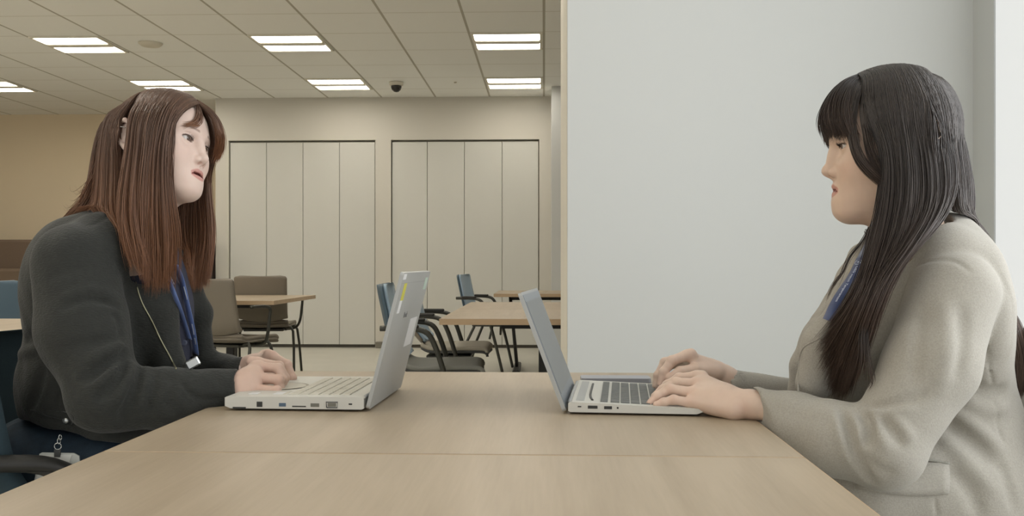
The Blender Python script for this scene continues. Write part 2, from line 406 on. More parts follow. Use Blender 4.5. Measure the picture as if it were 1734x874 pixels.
def arm_chair(lab, loc, rz, back_m, shell_m, seat_m, seatz=.45, arms=True, style='blue'):
    # faces +x, origin on the floor below the seat centre
    t = empty('armchair', loc, rz, lab, 'chair', 'background chairs')
    bp = [(-.17, seatz+.03), (-.215, seatz+.09), (-.245, seatz+.2), (-.275, seatz+.34), (-.285, seatz+.40)]
    sp = [(.22, seatz-.02), (.2, seatz+.0), (.05, seatz), (-.1, seatz), (-.165, seatz+.028)]
    shell(.44, bp, .012, rndw(.40, .42, .01, .16), lambda u: .035).build('back_shell', shell_m, t)
    shell(.44, [(x+.016, z) for x, z in bp], .016, rndw(.385, .40, .01, .16), lambda u: .035).build('backrest', back_m, t)
    shell(.44, sp, .022, rndw(.42, .40, .12, .01), lambda u: .01).build('seat', seat_m, t)
    shell(.44, [(x, z-.02) for x, z in sp], .014, rndw(.42, .40, .12, .01), lambda u: .01).build('seat_shell', M_gry if style == 'blue' else shell_m, t)
    b = MB(); b.box((-.13, -.16, seatz-.05), (.13, .16, seatz-.032), bev=.004); b.build('underframe', M_metal, t)
    for s in (-1, 1):
        if style == 'blue':
            b = MB(); b.tube([(.16, s*.25, .0), (.10, s*.255, .25), (.045, s*.26, .45), (.0, s*.262, .58), (-.04, s*.262, .635), (-.12, s*.262, .65), (-.25, s*.255, .65)], .013, 8, 4); b.build('arm', M_metal, t)
            b = MB(); b.box((-.2, s*.262-.02, .652), (-.07, s*.262+.02, .668), bev=.006); b.build('arm_pad', M_blk, t)
            b = MB(); b.tube([(-.24, s*.24, .0), (-.17, s*.235, .25), (-.1, s*.2, seatz-.045)], .012, 8); b.build('leg', M_metal, t)
            b = MB(); b.tube([(.045, s*.254, .3), (.06, s*.2, seatz-.045)], .010, 8); b.build('bracket', M_metal, t)
        else:
            b = MB(); b.tube([(.06, s*.15, seatz-.045), (.05, s*.23, seatz-.03), (.03, s*.27, seatz+.03), (.03, s*.285, seatz+.14), (.03, s*.29, seatz+.2), (-.03, s*.29, seatz+.22), (-.16, s*.28, seatz+.22)], .011, 8, 4); b.build('arm', M_metal, t)
            for x0, x1 in ((.1, .2), (-.1, -.22)):
                b = MB(); b.tube([(x0, s*.17, seatz-.04), (x0*1.1, s*.235, seatz-.05), (x1, s*.26, 0)], .0105, 8, 3); b.build('leg', M_metal, t)
    return t
def gpos(px, d): q = toW(P(px, 446, d)); return (q.x, q.y, 0)
arm_chair('taupe chair fully in view at the table right of the woman in black', gpos(451, 7.75), math.radians(96), M_taupe, M_taupe, M_taupe, style='g')
arm_chair('nearer taupe chair half hidden behind the woman in black', gpos(392, 6.3), math.radians(70), M_taupe, M_taupe, M_taupe, style='g')
arm_chair('nearest blue chair, its back partly behind the left laptop lid', gpos(739, 4.62), math.radians(4), M_blue, M_bshell, M_seat)
arm_chair('blue backed chair with warm grey seat, just beyond the nearest blue chair', gpos(764, 5.62), math.radians(0), M_blue, M_taupe, M_tseat)
arm_chair('farthest blue chair, at the left end of the farthest oak table', gpos(830, 8.35), math.radians(-8), M_blue, M_bshell, M_seat)
arm_chair('blue chair back low at the left edge, behind the left table', gpos(6, 5.6), math.radians(98), M_blue, M_bshell, M_seat)
arm_chair('blue chair back between the brown sofa and the shoulder in black', gpos(60, 8.0), math.radians(180), M_blue, M_bshell, M_seat)

# high backed booth sofa along the back wall
M_sofa = mat('brown_booth_fabric', srgb(104, 88, 74), .9, noise=(60, .05)); M_sofa2 = mat('dark_grey_booth_side', srgb(92, 92, 92), .9)
M_sofa3 = mat('brown_booth_seat', srgb(112, 96, 80), .9)
ys = 10.6; x1 = Xat(350, ys); x2 = Xat(363, ys)
t = empty('booth_sofa', (x1, ys, 0), 0, 'long high backed brown booth sofa against the back wall at left', 'sofa')
zt_ = Zat(405, 40, ys)
b = MB(); b.box((-4.6, .2, .32), (0, .42, zt_), bev=.03); b.build('backrest', M_sofa, t)
b = MB(); b.box((-4.6, .05, .5), (0, .22, Zat(455, 40, ys)), bev=.03); b.build('lower_cushion', M_sofa3, t)
b = MB(); b.box((-4.6, -.45, .3), (0, .2, .46), bev=.03); b.build('seat', M_sofa3, t)
b = MB(); b.box((-4.6, -.4, 0), (0, .4, .3)); b.build('base', M_kick, t)
b = MB(); b.box((0.005, -.5, 0), (x2-x1, .42, zt_), bev=.01); b.build('end_panel', M_sofa2, t)
# ================================================================ laptops
M_silver = mat('silver_lid', srgb(174, 175, 173), .45, metal=.25, spec=.4)
M_silver2 = mat('white_silver_plastic', srgb(206, 204, 196), .45, metal=.1)
M_keyw = mat('pale_keys', srgb(204, 199, 186), .6)
M_keyd = mat('dark_grey_keys', srgb(96, 98, 96), .5)
M_port = mat('port_black', srgb(50, 50, 48), .5)
M_portg = mat('port_grey', srgb(116, 114, 104), .5)
M_portb = mat('port_blue', srgb(80, 100, 120), .5)
M_scr = mat('dark_screen_reflecting', srgb(96, 100, 102), .3, spec=.9)
M_bez = mat('screen_bezel', srgb(126, 132, 138), .35, spec=.6)
M_stk = mat('white_sticker', srgb(226, 226, 226), .5); M_stky = mat('yellow_sticker', srgb(206, 200, 70), .5); M_logo = mat('logo_grey', srgb(120, 120, 120), .4)
M_stkg = mat('pale_green_sticker', srgb(188, 206, 192), .5)
def txt(name, body, size, m, parent, M, ext=.0002, align='CENTER'):
    c = bpy.data.curves.new(name, 'FONT'); c.body = body; c.size = size; c.extrude = ext; c.align_x = align; c.align_y = 'CENTER'
    tmp = bpy.data.objects.new(name, c); COL.objects.link(tmp)
    dg = bpy.context.evaluated_depsgraph_get(); me = bpy.data.meshes.new_from_object(tmp.evaluated_get(dg))
    bpy.data.objects.remove(tmp); me.name = name; me.transform(M); me.materials.clear(); me.materials.append(m)
    o = bpy.data.objects.new(name, me); COL.objects.link(o); o.parent = parent; return o
# local frame of a laptop: x from the hinge (0) towards the user (-x ... depth), y away from camera, z up
def laptop(lab, hinge_px, near_py, wid, dep, th0, th1, lid_h, lid_ang, rz, flip, dark):
    d = (CZ-TH)*F/(near_py-446); q = toW(P(hinge_px, near_py, d))
    t = empty('laptop', (q.x, q.y, TH), rz, lab, 'laptop')
    s = -1 if not flip else 1        # user on -x side (left) or +x side (right)
    g = .004                         # rubber feet
    prof = [(0, g+.002), (.004*s, g), (s*(dep-.01), g), (s*dep, g+.004), (s*dep, g+th1), (s*(dep-.003), g+th1+.0015), (.006*s, g+th0), (0, g+th0-.003)]
    b = MB(); b.prism(prof, 1, 0, wid)
    base = b.build('base', M_silver2, t)
    def topz(x): return g+th0+(th1+.0015-th0)*(abs(x)-.006)/(dep-.009)+.0003
    sl = math.atan2(th1+.0015-th0, dep-.009)   # slope of the deck towards the user
    b = MB()
    for xx in (.03, dep-.03):
        for y in (.03, wid-.03): b.lathe([(0, 0), (.005, 0), (.006, g+.0005), (0, g+.0005)], (s*xx, y, 0), 10)
    b.build('foot', M_port, t)
    # keys
    kb = MB(); rows = 6; x_a, x_b = (.052, .155) if dark else (.028, .138)
    y_a, y_b = (.018, wid-.018) if dark else (.02, wid-.03)
    rp = (x_b-x_a)/rows
    rnd = random.Random(3)
    patt = [[1]*14+[1], [1]*13+[2], [1.5]+[1]*12+[1.5], [1.8]+[1]*11+[2.2], [2.3]+[1]*10+[2.7], [1.2, 1, 1, 1.2, 4.6, 1.2, 1, 1, 1, 1.8]]
    for r_ in range(rows):
        ws = patt[r_]; tot = sum(ws); y = y_b
        if not dark: pass
        for wv in ws:
            y1 = y-(y_b-y_a)*wv/tot; g_ = .0010 if dark else .0006
            xa = x_a+rp*r_+g_; xb = x_a+rp*(r_+1)-g_
            if r_ == 0: xb -= rp*.15
            xs0, xs1 = sorted((s*xa, s*xb))
            z0 = topz(xb)-.001; z1 = topz(xa)
            zz = (topz(xs0), topz(xs1))
            h = .0012 if dark else .0013
            vs = [(xs0, y1+g_, zz[0]-.001), (xs1, y1+g_, zz[1]-.001), (xs1, y-g_, zz[1]-.001), (xs0, y-g_, zz[0]-.001)]
            e = .0004 if dark else .0012
            vs += [(xs0+e, y1+g_+e, zz[0]+h), (xs1-e, y1+g_+e, zz[1]+h), (xs1-e, y-g_-e, zz[1]+h), (xs0+e, y-g_-e, zz[0]+h)]
            kb.add(vs, [(0, 1, 5, 4), (1, 2, 6, 5), (2, 3, 7, 6), (3, 0, 4, 7), (4, 5, 6, 7)])
            y = y1
    kb.build('keyboard', M_keyd if dark else M_keyw, t)
    # touchpad
    def deck(name, x0, x1, y0, y1, m, h=.0004, r=.0):
        a, c = sorted((s*x0, s*x1)); b = MB()
        za, zc = topz(a), topz(c)
        b.add([(a, y0, za-.001), (c, y0, zc-.001), (c, y1, zc-.001), (a, y1, za-.001), (a, y0, za+h), (c, y0, zc+h), (c, y1, zc+h), (a, y1, za+h)],
              [(0, 1, 5, 4), (1, 2, 6, 5), (2, 3, 7, 6), (3, 0, 4, 7), (4, 5, 6, 7)])
        return b.build(name, m, t)
    if dark:
        deck('touchpad', .162, dep-.008, wid*.34, wid*.66, M_silver)
        b = MB(); xm = .034
        b.tube([(s*(xm+.006), .03, topz(xm+.006)+.0004), (s*xm, .09, topz(xm)+.0004), (s*(xm), wid-.05, topz(xm)+.0004)], .0022, 6, 3, flat=.3); b.build('hinge_slot', M_port, t)
        deck('label_strip', .012, .026, .02, wid-.02, M_silver, .0002)
    else:
        pts = [(s*(dep-.055)+.052*math.cos(a*PI/16), wid*.46+.052*math.sin(a*PI/16)) for a in range(32)]
        ring = MB()
        vs = []; n = 32
        for rr in (1.0, .9):
            for (x, y) in pts:
                cx = s*(dep-.055); cy = wid*.46; vs.append((cx+(x-cx)*rr, cy+(y-cy)*rr, topz(cx+(x-cx)*rr)+.0008))
        ring.add(vs, [(i, (i+1) % n, n+(i+1) % n, n+i) for i in range(n)]); ring.build('touchpad_ring', mat('ring_taupe', srgb(140, 130, 110), .4), t)
        vs = []
        for (x, y) in pts:
            cx = s*(dep-.055); cy = wid*.46; vs.append((cx+(x-cx)*.9, cy+(y-cy)*.9, topz(cx+(x-cx)*.9)+.0006))
        dsk = MB(); dsk.add(vs, [tuple(range(n))]); dsk.build('touchpad', M_keyw, t)
        deck('palm_sticker', .150, .168, .030, .055, M_stk, .0003)
        deck('palm_label', .196, .212, .03, .05, M_stk, .0003)
        deck('wide_label', .145, .15, .03, .07, M_keyw, .0003)
    # lid
    ca, sa = math.cos(lid_ang), math.sin(lid_ang)   # lid_ang: tilt from vertical, away from the user
    L = Matrix(((ca*-s*1.0, 0, -s*sa, 0), (0, 1, 0, 0), (0, 0, 1, 0), (0, 0, 0, 1)))
    def lidM(off): # lid frame: u up along lid, v along y, n outwards (away from user)
        ux = Vector((-s*sa, 0, ca)); nx = Vector((-s*ca, 0, -sa)); o = Vector((-s*.003, 0, g+.002)) + Vector(off)
        return Matrix(((nx.x, 0, ux.x, o.x), (0, 1, 0, o.y), (nx.z, 0, ux.z, o.z), (0, 0, 0, 1)))
    Ml = lidM((0, 0, 0)); thl = .0065
    b = MB(); rr = rrect(0, 0, wid, lid_h, .006)
    b.prism([(y, u) for (y, u) in rr], 0, 0, thl)
    lid = b.build('lid', M_silver, t, M=Ml)
    b = MB(); b.prism(rrect(.006, .006, wid-.006, lid_h-.005, .003), 0, -.0008, .001); b.build('bezel', M_bez, t, M=Ml)
    b = MB(); b.box((-.0012, .012, .028), (-.0004, wid-.012, lid_h-.018)); b.build('screen', M_scr, t, M=Ml)
    b = MB(); b.tube([(s*.0015, .02, g+th0-.002), (s*.0015, wid-.02, g+th0-.002)], .0030, 10); b.build('hinge', M_silver, t)
    return t, lid, Ml, thl, g
# left laptop (open towards the woman in black)
LW, LD, LH = .290, .242, .240
tL, lidL, MlL, thl, g = laptop('silver laptop with stickers on its lid, in front of the woman in black', 616, 698, LW, LD, .0215, .0185, LH, math.radians(14.5), math.radians(-2.0), False, False)
def port(t, x0, x1, z0, z1, m, name='port', out=.0006):
    b = MB(); b.box((x0, -out, z0), (x1, .003, z1), bev=.0003); return b.build(name, m, t)
def frameport(t, x0, x1, z0, z1, m):
    b = MB(); b.tube([(x0, -.0006, z0), (x1, -.0006, z0), (x1+.001, -.0006, z1), (x0-.001, -.0006, z1), (x0, -.0006, z0)], .0008, 6); return b.build('port_frame', m, t)
sc = 251/253/1000*1.0
zz = lambda a: .004+a
port(tL, -.190+.004, -.176, zz(.003), zz(.012), M_port, 'network_port'); port(tL, -.147, -.135, zz(.004), zz(.010), M_portb, 'usb_port')
port(tL, -.124, -.100, zz(.0035), zz(.0055), M_port, 'card_slot'); port(tL, -.092, -.077, zz(.004), zz(.010), M_portg, 'video_port')
port(tL, -.062, -.048, zz(.0045), zz(.011), M_portg, 'display_port'); frameport(tL, -.064, -.046, zz(.003), zz(.0125), M_gry)
port(tL, -.026, -.020, zz(.008), zz(.0105), M_port, 'lock_slot')
b = MB(); b.box((-.228, -.0005, .0035), (-.205, .1, .0065)); b.build('base_notch', M_port, tL)
def sticker(name, y0, y1, u0, u1, m, M=None, thick=.0004):
    b = MB(); b.box((thl-.0001, y0, u0), (thl+thick, y1, u1)); return b.build(name, m, lidL, M=MlL)
sticker('yellow_sticker', .03, .055, .190, .221, M_stky); sticker('label_sticker', .026, .048, .167, .190, M_stk)
sticker('corner_sticker', .244, .274, .204, .228, M_stkg); sticker('white_sticker', .188, .262, .093, .148, M_stk, thick=.0007)
sticker('barcode_sticker', .004, .03, .228, .238, M_stk)
b = MB(); b.box((thl-.0001, 0.004, .221), (thl+.0003, LW-.004, .2222)); b.build('lid_groove', mat('groove_grey', srgb(160, 160, 158), .5), lidL, M=MlL)
Mt = MlL @ Matrix.Translation((thl+.0003, .120, .160)) @ Matrix(((0, 0, 1, 0), (1, 0, 0, 0), (0, 1, 0, 0), (0, 0, 0, 1)))
txt('logo', 'Book', .016, M_logo, lidL, Mt)
# right laptop (open towards the woman in grey)
RW, RD, RH = .30, .222, .212
tR, lidR, MlR, thl2, g = laptop('slim silver laptop with dark keys, open in front of the woman in grey', 962, 702, RW, RD, .0170, .0075, RH, math.radians(21), math.radians(-4.75), True, True)
port(tR, .016, .022, zz(.0085), zz(.0105), M_port, 'lock_slot'); port(tR, .033, .049, zz(.0065), zz(.0115), M_port, 'video_port')
port(tR, .060, .073, zz(.006), zz(.011), M_port, 'usb_port')
b = MB(); b.lathe([(0, 0), (.0016, 0), (.0016, .002), (0, .002)], (.0825, -.0006, zz(.0085)), 12, M=Matrix.Rotation(-PI/2, 4, 'X')); b.build('audio_port', M_port, tR)
# flat grey case lying beyond the right laptop
dn = (CZ-TH)*F/(650-446); 
p0 = toW(P(984, 648, (CZ-TH)*F/(649-446))); 
t = empty('slim_case', (p0.x, p0.y, TH), 0, 'flat blue grey case lying on the table beyond the right laptop', 'case')
b = MB(); b.prism(rrect(0, 0, .148, .06, .008), 2, .001, .0085); b.build('body', mat('case_blue_grey', srgb(140, 143, 150), .35), t)
b = MB(); b.prism(rrect(.0005, .0005, .1475, .0595, .008), 2, .0086, .0100); b.build('top_cover', mat('case_top_grey', srgb(150, 152, 160), .3), t)
# ================================================================ distance-field modelling for people and clothes
class Fld:
    def __init__(s, lo, hi, h):
        s.lo = np.array(lo, float); s.h = h
        s.n = np.ceil((np.array(hi)-s.lo)/h).astype(int)+1
        s.a = np.full(s.n, .2, np.float32); s.ax = [(s.lo[i]+h*np.arange(s.n[i])).astype(np.float32) for i in range(3)]
        s.c = {}
    def win(s, lo, hi):
        i0 = np.clip(np.floor((np.array(lo)-s.lo)/s.h).astype(int), 0, s.n-1); i1 = np.clip(np.ceil((np.array(hi)-s.lo)/s.h).astype(int)+1, 1, s.n)
        if (i1 <= i0).any(): return None
        sl = tuple(slice(i0[i], i1[i]) for i in range(3))
        X = s.ax[0][sl[0]][:, None, None]; Y = s.ax[1][sl[1]][None, :, None]; Z = s.ax[2][sl[2]][None, None, :]
        return sl, X, Y, Z
    def op(s, prim, k=0, mode='u'):
        fn, lo, hi = prim; pad = .02+k
        w_ = s.win(np.array(lo)-pad, np.array(hi)+pad)
        if w_ is None: return
        sl, X, Y, Z = w_; d = fn(X, Y, Z).astype(np.float32); a = s.a[sl]
        if mode == 's': d = -d
        if mode == 'u':
            r = np.minimum(a, d)
            if k: h = np.maximum(k-np.abs(a-d), 0)/k; r -= h*h*k*.25
        else:
            r = np.maximum(a, d)
            if k: h = np.maximum(k-np.abs(a-d), 0)/k; r += h*h*k*.25
        s.a[sl] = r
    def fold(s, pts, w_, amp, k=5):     # amp > 0 presses a crease in, amp < 0 raises a ridge
        pts = [np.array(p, float) for p in pts]
        if len(pts) > 2 and k > 1:
            q, _ = spline([Vector(p) for p in pts], [0]*len(pts), k); pts = [np.array(x) for x in q]
        P_ = np.array(pts); lo = P_.min(0)-w_*2.6; hi = P_.max(0)+w_*2.6
        ww = s.win(lo, hi)
        if ww is None: return
        sl, X, Y, Z = ww; best = None; n = len(pts)-1
        for i in range(n):
            a, b_ = pts[i], pts[i+1]; ab = b_-a; L2 = max(float(ab@ab), 1e-9)
            t = np.clip(((X-a[0])*ab[0]+(Y-a[1])*ab[1]+(Z-a[2])*ab[2])/L2, 0, 1)
            d2 = (X-a[0]-ab[0]*t)**2+(Y-a[1]-ab[1]*t)**2+(Z-a[2]-ab[2]*t)**2
            u = (i+t)/n; wt = np.minimum(1, np.minimum(u, 1-u)*4+.15)
            e = np.exp(-d2/(w_*w_))*wt
            best = e if best is None else np.maximum(best, e)
        s.a[sl] += (amp*best).astype(np.float32)
    def noise(s, amp, freq, seed=1):
        rnd = np.random.RandomState(seed); X = s.ax[0][:, None, None]; Y = s.ax[1][None, :, None]; Z = s.ax[2][None, None, :]
        for i in range(5):
            kx, ky, kz = rnd.randn(3)*freq; ph = rnd.rand()*6.28
            s.a += (amp/5*np.sin(kx*X+ky*Y+kz*Z+ph)).astype(np.float32)
    def join(s, o, k):                  # smooth union with a field on the same grid
        r = np.minimum(s.a, o.a)
        if k: h = np.maximum(k-np.abs(s.a-o.a), 0)/k; r -= h*h*k*.25
        s.a = r.astype(np.float32)
    def samp(s, p):                     # trilinear sample, p (n,3)
        q = (p-s.lo)/s.h; q = np.clip(q, 0, s.n-1.001); i = q.astype(int); f = q-i; a = s.a; r = 0
        for dx in (0, 1):
            for dy in (0, 1):
                for dz in (0, 1):
                    wt = (f[:, 0] if dx else 1-f[:, 0])*(f[:, 1] if dy else 1-f[:, 1])*(f[:, 2] if dz else 1-f[:, 2])
                    r = r+wt*a[i[:, 0]+dx, i[:, 1]+dy, i[:, 2]+dz]
        out = ((p < s.lo) | (p > s.lo+s.h*(s.n-1))).any(1); r = np.where(out, .2, r)
        return r
    def grad(s, p):
        e = s.h*1.2; g = np.stack([s.samp(p+np.eye(3)[i]*e)-s.samp(p-np.eye(3)[i]*e) for i in range(3)], 1)
        return g/(np.linalg.norm(g, axis=1, keepdims=True)+1e-9)
    def push(s, p, off, it=2):
        for _ in range(it):
            d = s.samp(p); m = d < off
            if m.any(): p[m] += s.grad(p[m])*(off if np.isscalar(off) else off[m])[..., None]*1.0 - s.grad(p[m])*d[m][:, None] if not np.isscalar(off) else s.grad(p[m])*(off-d[m])[:, None]
        return p
    def mesh(s):
        a = s.a; sg = a < 0
        cs = [sg[i:i+a.shape[0]-1, j:j+a.shape[1]-1, k:k+a.shape[2]-1] for i in (0, 1) for j in (0, 1) for k in (0, 1)]
        cnt = sum(c.astype(np.int8) for c in cs); act = (cnt > 0) & (cnt < 8)
        idx = np.full(act.shape, -1, np.int32); I = np.argwhere(act); idx[act] = np.arange(len(I))
        corner = [(i, j, k) for i in (0, 1) for j in (0, 1) for k in (0, 1)]
        V = np.stack([a[I[:, 0]+c[0], I[:, 1]+c[1], I[:, 2]+c[2]] for c in corner], 1)
        acc = np.zeros((len(I), 3)); n = np.zeros(len(I))
        for p in range(8):
            for q in range(p+1, 8):
                cp = np.array(corner[p]); cq = np.array(corner[q])
                if abs(cp-cq).sum() != 1: continue
                m = (V[:, p] < 0) != (V[:, q] < 0); t = V[m, p]/(V[m, p]-V[m, q]+1e-12)
                acc[m] += cp+(cq-cp)*t[:, None]; n[m] += 1
        v = (I+acc/n[:, None])*s.h+s.lo
        fs = []
        for ax in range(3):
            sl0 = [slice(1, -1)]*3; sl1 = [slice(1, -1)]*3; sl0[ax] = slice(0, -1); sl1[ax] = slice(1, None)
            A = sg[tuple(sl0)]; B = sg[tuple(sl1)]; e = np.argwhere(A != B); fl = A[tuple(e.T)]
            o1, o2 = [(1, 2), (2, 0), (0, 1)][ax]
            base = e.copy();
            for q in range(3):
                if q != ax: base[:, q] += 1
            def cell(d1, d2):
                c = base.copy(); c[:, o1] -= d1; c[:, o2] -= d2; return idx[tuple(c.T)]
            q = np.stack([cell(1, 1), cell(0, 1), cell(0, 0), cell(1, 0)], 1)
            q[~fl] = q[~fl][:, ::-1]; fs.append(q)
        f = np.concatenate(fs); f = f[(f >= 0).all(1)]
        return v, f
def rcone(a, b_, ra, rb, sc=None):
    a = np.array(a, float); b_ = np.array(b_, float); s = np.ones(3) if sc is None else np.array(sc, float)
    A = a/s; B = b_/s; ab = B-A; L2 = max(float(ab@ab), 1e-9); ms = s.min()
    def fn(X, Y, Z):
        x = X/s[0]-A[0]; y = Y/s[1]-A[1]; z = Z/s[2]-A[2]
        t = np.clip((x*ab[0]+y*ab[1]+z*ab[2])/L2, 0, 1)
        return (np.sqrt((x-ab[0]*t)**2+(y-ab[1]*t)**2+(z-ab[2]*t)**2)-(ra+(rb-ra)*t))*ms
    r = max(ra, rb)*s
    return fn, np.minimum(a, b_)-r, np.maximum(a, b_)+r
def ell(c, r, R=None):
    c = np.array(c, float); r = np.array(r, float); R_ = np.eye(3) if R is None else np.array(R, float)
    def fn(X, Y, Z):
        x = X-c[0]; y = Y-c[1]; z = Z-c[2]
        q = [(R_[0, i]*x+R_[1, i]*y+R_[2, i]*z) for i in range(3)]
        k0 = np.sqrt(sum((q[i]/r[i])**2 for i in range(3))); k1 = np.sqrt(sum((q[i]/r[i]**2)**2 for i in range(3)))+1e-6
        return k0*(k0-1)/k1
    m = r.max() if R is not None else r
    return fn, c-m, c+m
def rotm(yaw=0, pitch=0, roll=0):
    return np.array(Matrix.Rotation(yaw, 3, 'Z') @ Matrix.Rotation(pitch, 3, 'X') @ Matrix.Rotation(roll, 3, 'Y'))
def chain(fl, pts, rs, k=.01, sc=None, mode='u'):
    for i in range(len(pts)-1): fl.op(rcone(pts[i], pts[i+1], rs[i], rs[i+1], sc), k, mode)
def np_mesh(name, v, f, m, parent=None, col=None, smooth=True):
    me = bpy.data.meshes.new(name); nv = len(v); nf = len(f); w_ = f.shape[1]
    me.vertices.add(nv); me.vertices.foreach_set('co', np.asarray(v, np.float32).ravel())
    me.loops.add(nf*w_); me.loops.foreach_set('vertex_index', np.asarray(f, np.int32).ravel())
    me.polygons.add(nf); me.polygons.foreach_set('loop_start', np.arange(0, nf*w_, w_, dtype=np.int32))
    me.polygons.foreach_set('loop_total', np.full(nf, w_, np.int32)); me.polygons.foreach_set('use_smooth', np.full(nf, smooth))
    me.update(calc_edges=True); me.validate()
    if col is not None:
        ca = me.color_attributes.new('tint', 'FLOAT_COLOR', 'POINT'); c4 = np.ones((nv, 4), np.float32); c4[:, :3] = col; ca.data.foreach_set('color', c4.ravel())
    me.materials.append(m)
    o = bpy.data.objects.new(name, me); COL.objects.link(o)
    if parent: o.parent = parent
    return o
def cat_mesh(parts):
    vs = []; fs = []; o = 0; cs = []
    for p in parts:
        vs.append(p[0]); fs.append(p[1]+o); o += len(p[0]);
        if len(p) > 2: cs.append(p[2])
    return np.concatenate(vs), np.concatenate(fs), (np.concatenate(cs) if cs else None)
# ================================================================ head (head frame in metres: x across, y forward, z up, origin between the ears at eye height)
def smoothstep(a, b_, x):
    t = np.clip((x-a)/(b_-a), 0, 1); return t*t*(3-2*t)
EYE = (.0305, .0745, 0.0)
def head_mesh(open_mouth=0.0, h=.00115, lid=.0041):
    c = .01
    f = Fld((-.088, -.105, -.175), (.088, .125, .125), h)
    f.op(ell((0, .000, .027), (.0735, .085, .079)))
    f.op(ell((0, .034, .026), (.063, .057, .058)), .03)           # forehead
    f.op(ell((0, .026, -.022), (.064, .066, .070)), .03)          # mid face
    for s in (-1, 1):
        f.op(ell((s*.039, .052, -.036), (.027, .030, .030)), .03)  # cheek
        f.op(rcone((s*.048, .010, -.066), (s*.010, .073, -.094), .016, .0145), .035)   # jaw line
        f.op(ell((s*.046, .005, -.045), (.022, .030, .035)), .03)
    f.op(ell((0, .062, -.066), (.036, .028, .034)), .03)          # mouth mound
    f.op(ell((0, .0755, -.094), (.0165, .0160, .0150)), .02)          # chin
    f.op(ell((0, .050, -.092), (.030, .034, .014)), .03)          # under the chin
    f.op(rcone((0, .000, -.075), (0, -.024, -.20), .050, .050), .03)   # neck
    # sockets
    for s in (-1, 1):
        f.op(ell((s*.031, .100, -.003), (.021, .0165, .0125)), .018, 's')
    # brow ridge, nose
    for s in (-1, 1): f.op(rcone((s*.012, .086, .017), (s*.046, .071, .018), .006, .005), .016)
    chain(f, [(0, .0885, .006), (0, .0935, -.012), (0, .1035, -.030)], [.0055, .0052, .0062], .014)
    f.op(ell((0, .1055, -.0345), (.0088, .0082, .0078)), .007)
    for s in (-1, 1): f.op(ell((s*.0115, .0945, -.0385), (.0068, .0090, .0068)), .006)
    f.op(rcone((0, .1030, -.0405), (0, .0940, -.0475), .0035, .004), .005)
    for s in (-1, 1): f.op(ell((s*.0058, .0990, -.0440), (.0030, .0052, .0036)), .002, 's')
    # philtrum and lips
    om = open_mouth
    f.op(ell((0, .0905, -.0520), (.0035, .006, .008)), .006, 's') if False else None
    for s in (-1, 1):
        chain(f, [(s*.0035, .0955, -.0585), (s*.013, .0915, -.0595), (s*.0205, .0835, -.0665)], [.0038, .0036, .0018], .005)
        chain(f, [(0, .0930, -.0700-om), (s*.012, .0905, -.0690-om), (s*.0200, .0835, -.0683-om*.2)], [.0048, .0044, .0020], .005)
    # mouth line
    for s in (-1, 1):
        chain(f, [(0, .1000, -.0643-om*.5), (s*.012, .0960, -.0642-om*.5), (s*.0208, .0850, -.0675)], [.0010+om*.50, .0009+om*.45, .0008], .001, mode='s')
        chain(f, [(0, .0930, -.0643-om*.5), (s*.012, .0895, -.0642-om*.5), (s*.0190, .0820, -.0670)], [.0010+om*.60, .0009+om*.5, .0008], .001, mode='s')
    # labiomental dent
    f.fold([(-.016, .085, -.0805), (0, .090, -.081), (.016, .085, -.0805)], .0075, .0028)
    # eye balls covered by lids, then the almond slit
    for s in (-1, 1):
        e = np.array((s*EYE[0], EYE[1], EYE[2]))
        f.op(ell(e, (.0138, .0130, .0134)), .006)
        # slit: swept along the lid opening
        for t in np.linspace(-1, 1, 17):
            x = e[0]+t*.0132; zc = e[2]-.0005+.0018*s*t*1.0*(.6)
            hh = lid*math.sqrt(max(0.0, 1-abs(t)**2.2))+.0004
            f.op(rcone((x, .080-abs(t)*.004, zc-hh*.15), (x, .098, zc-hh*.15), hh, hh), .0, 's')
        f.fold([(e[0]-s*.010, e[1]+.008, e[2]+.0095), (e[0], e[1]+.0125, e[2]+.0105), (e[0]+s*.013, e[1]+.007, e[2]+.0075)], .0016, .0012)
    # ears
    for s in (-1, 1):
        ex = s*.0735
        eo = -.022
        pts = [(ex-s*.002, .012, -.004), (ex+s*.004, .012, .014), (ex+s*.010, .000, .024), (ex+s*.013, -.014, .018), (ex+s*.012, -.018, 0), (ex+s*.008, -.010, -.018), (ex+s*.002, .002, -.030), (ex-s*.001, .006, -.024)]
        pts = [(a, b_+eo, c_) for a, b_, c_ in pts]
        chain(f, pts, [.003, .0036, .0038, .0038, .0036, .0036, .0048, .004], .004)
        f.op(ell((ex+s*.002, -.003+eo, 0), (.006, .013, .021)), .004)
        f.op(ell((ex+s*.011, .000+eo, .002), (.006, .007, .010)), .004, 's')
    v, q = f.mesh()
    # tint: lips, cheeks, brows
    x, y, z = v[:, 0], v[:, 1], v[:, 2]; ax = np.abs(x)
    skin = np.array([1, 1, 1.]); tint = np.ones((len(v), 3))
    up = -.0585-.0*ax; 
    ztop = -.0562-.0018*np.exp(-(x/.003)**2)-np.clip((ax-.006)/.018, 0, 1)**1.6*.0095
    zbot = -.0740-om+np.clip(ax/.0212, 0, 1)**2*.006
    lip = smoothstep(-.0012, .0008, ztop-z)*smoothstep(-.0012, .0008, z-zbot)*smoothstep(.072, .076, y)*smoothstep(.0232, .0212, ax)
    lipc = np.array([.80, .54, .54])
    tint = tint*(1-lip[:, None])+lipc*lip[:, None]
    sh = .0009+om*.55*np.clip(1-(ax/.021)**2, 0, 1); zc_ = -.0643-om*.5-.0030*(ax/.021)**2
    inner = smoothstep(1.25, .85, np.abs(z-zc_)/sh)*(ax < .0205)*(y > .07)
    tint = tint*(1-inner[:, None])+np.array([.24, .07, .07])*inner[:, None]
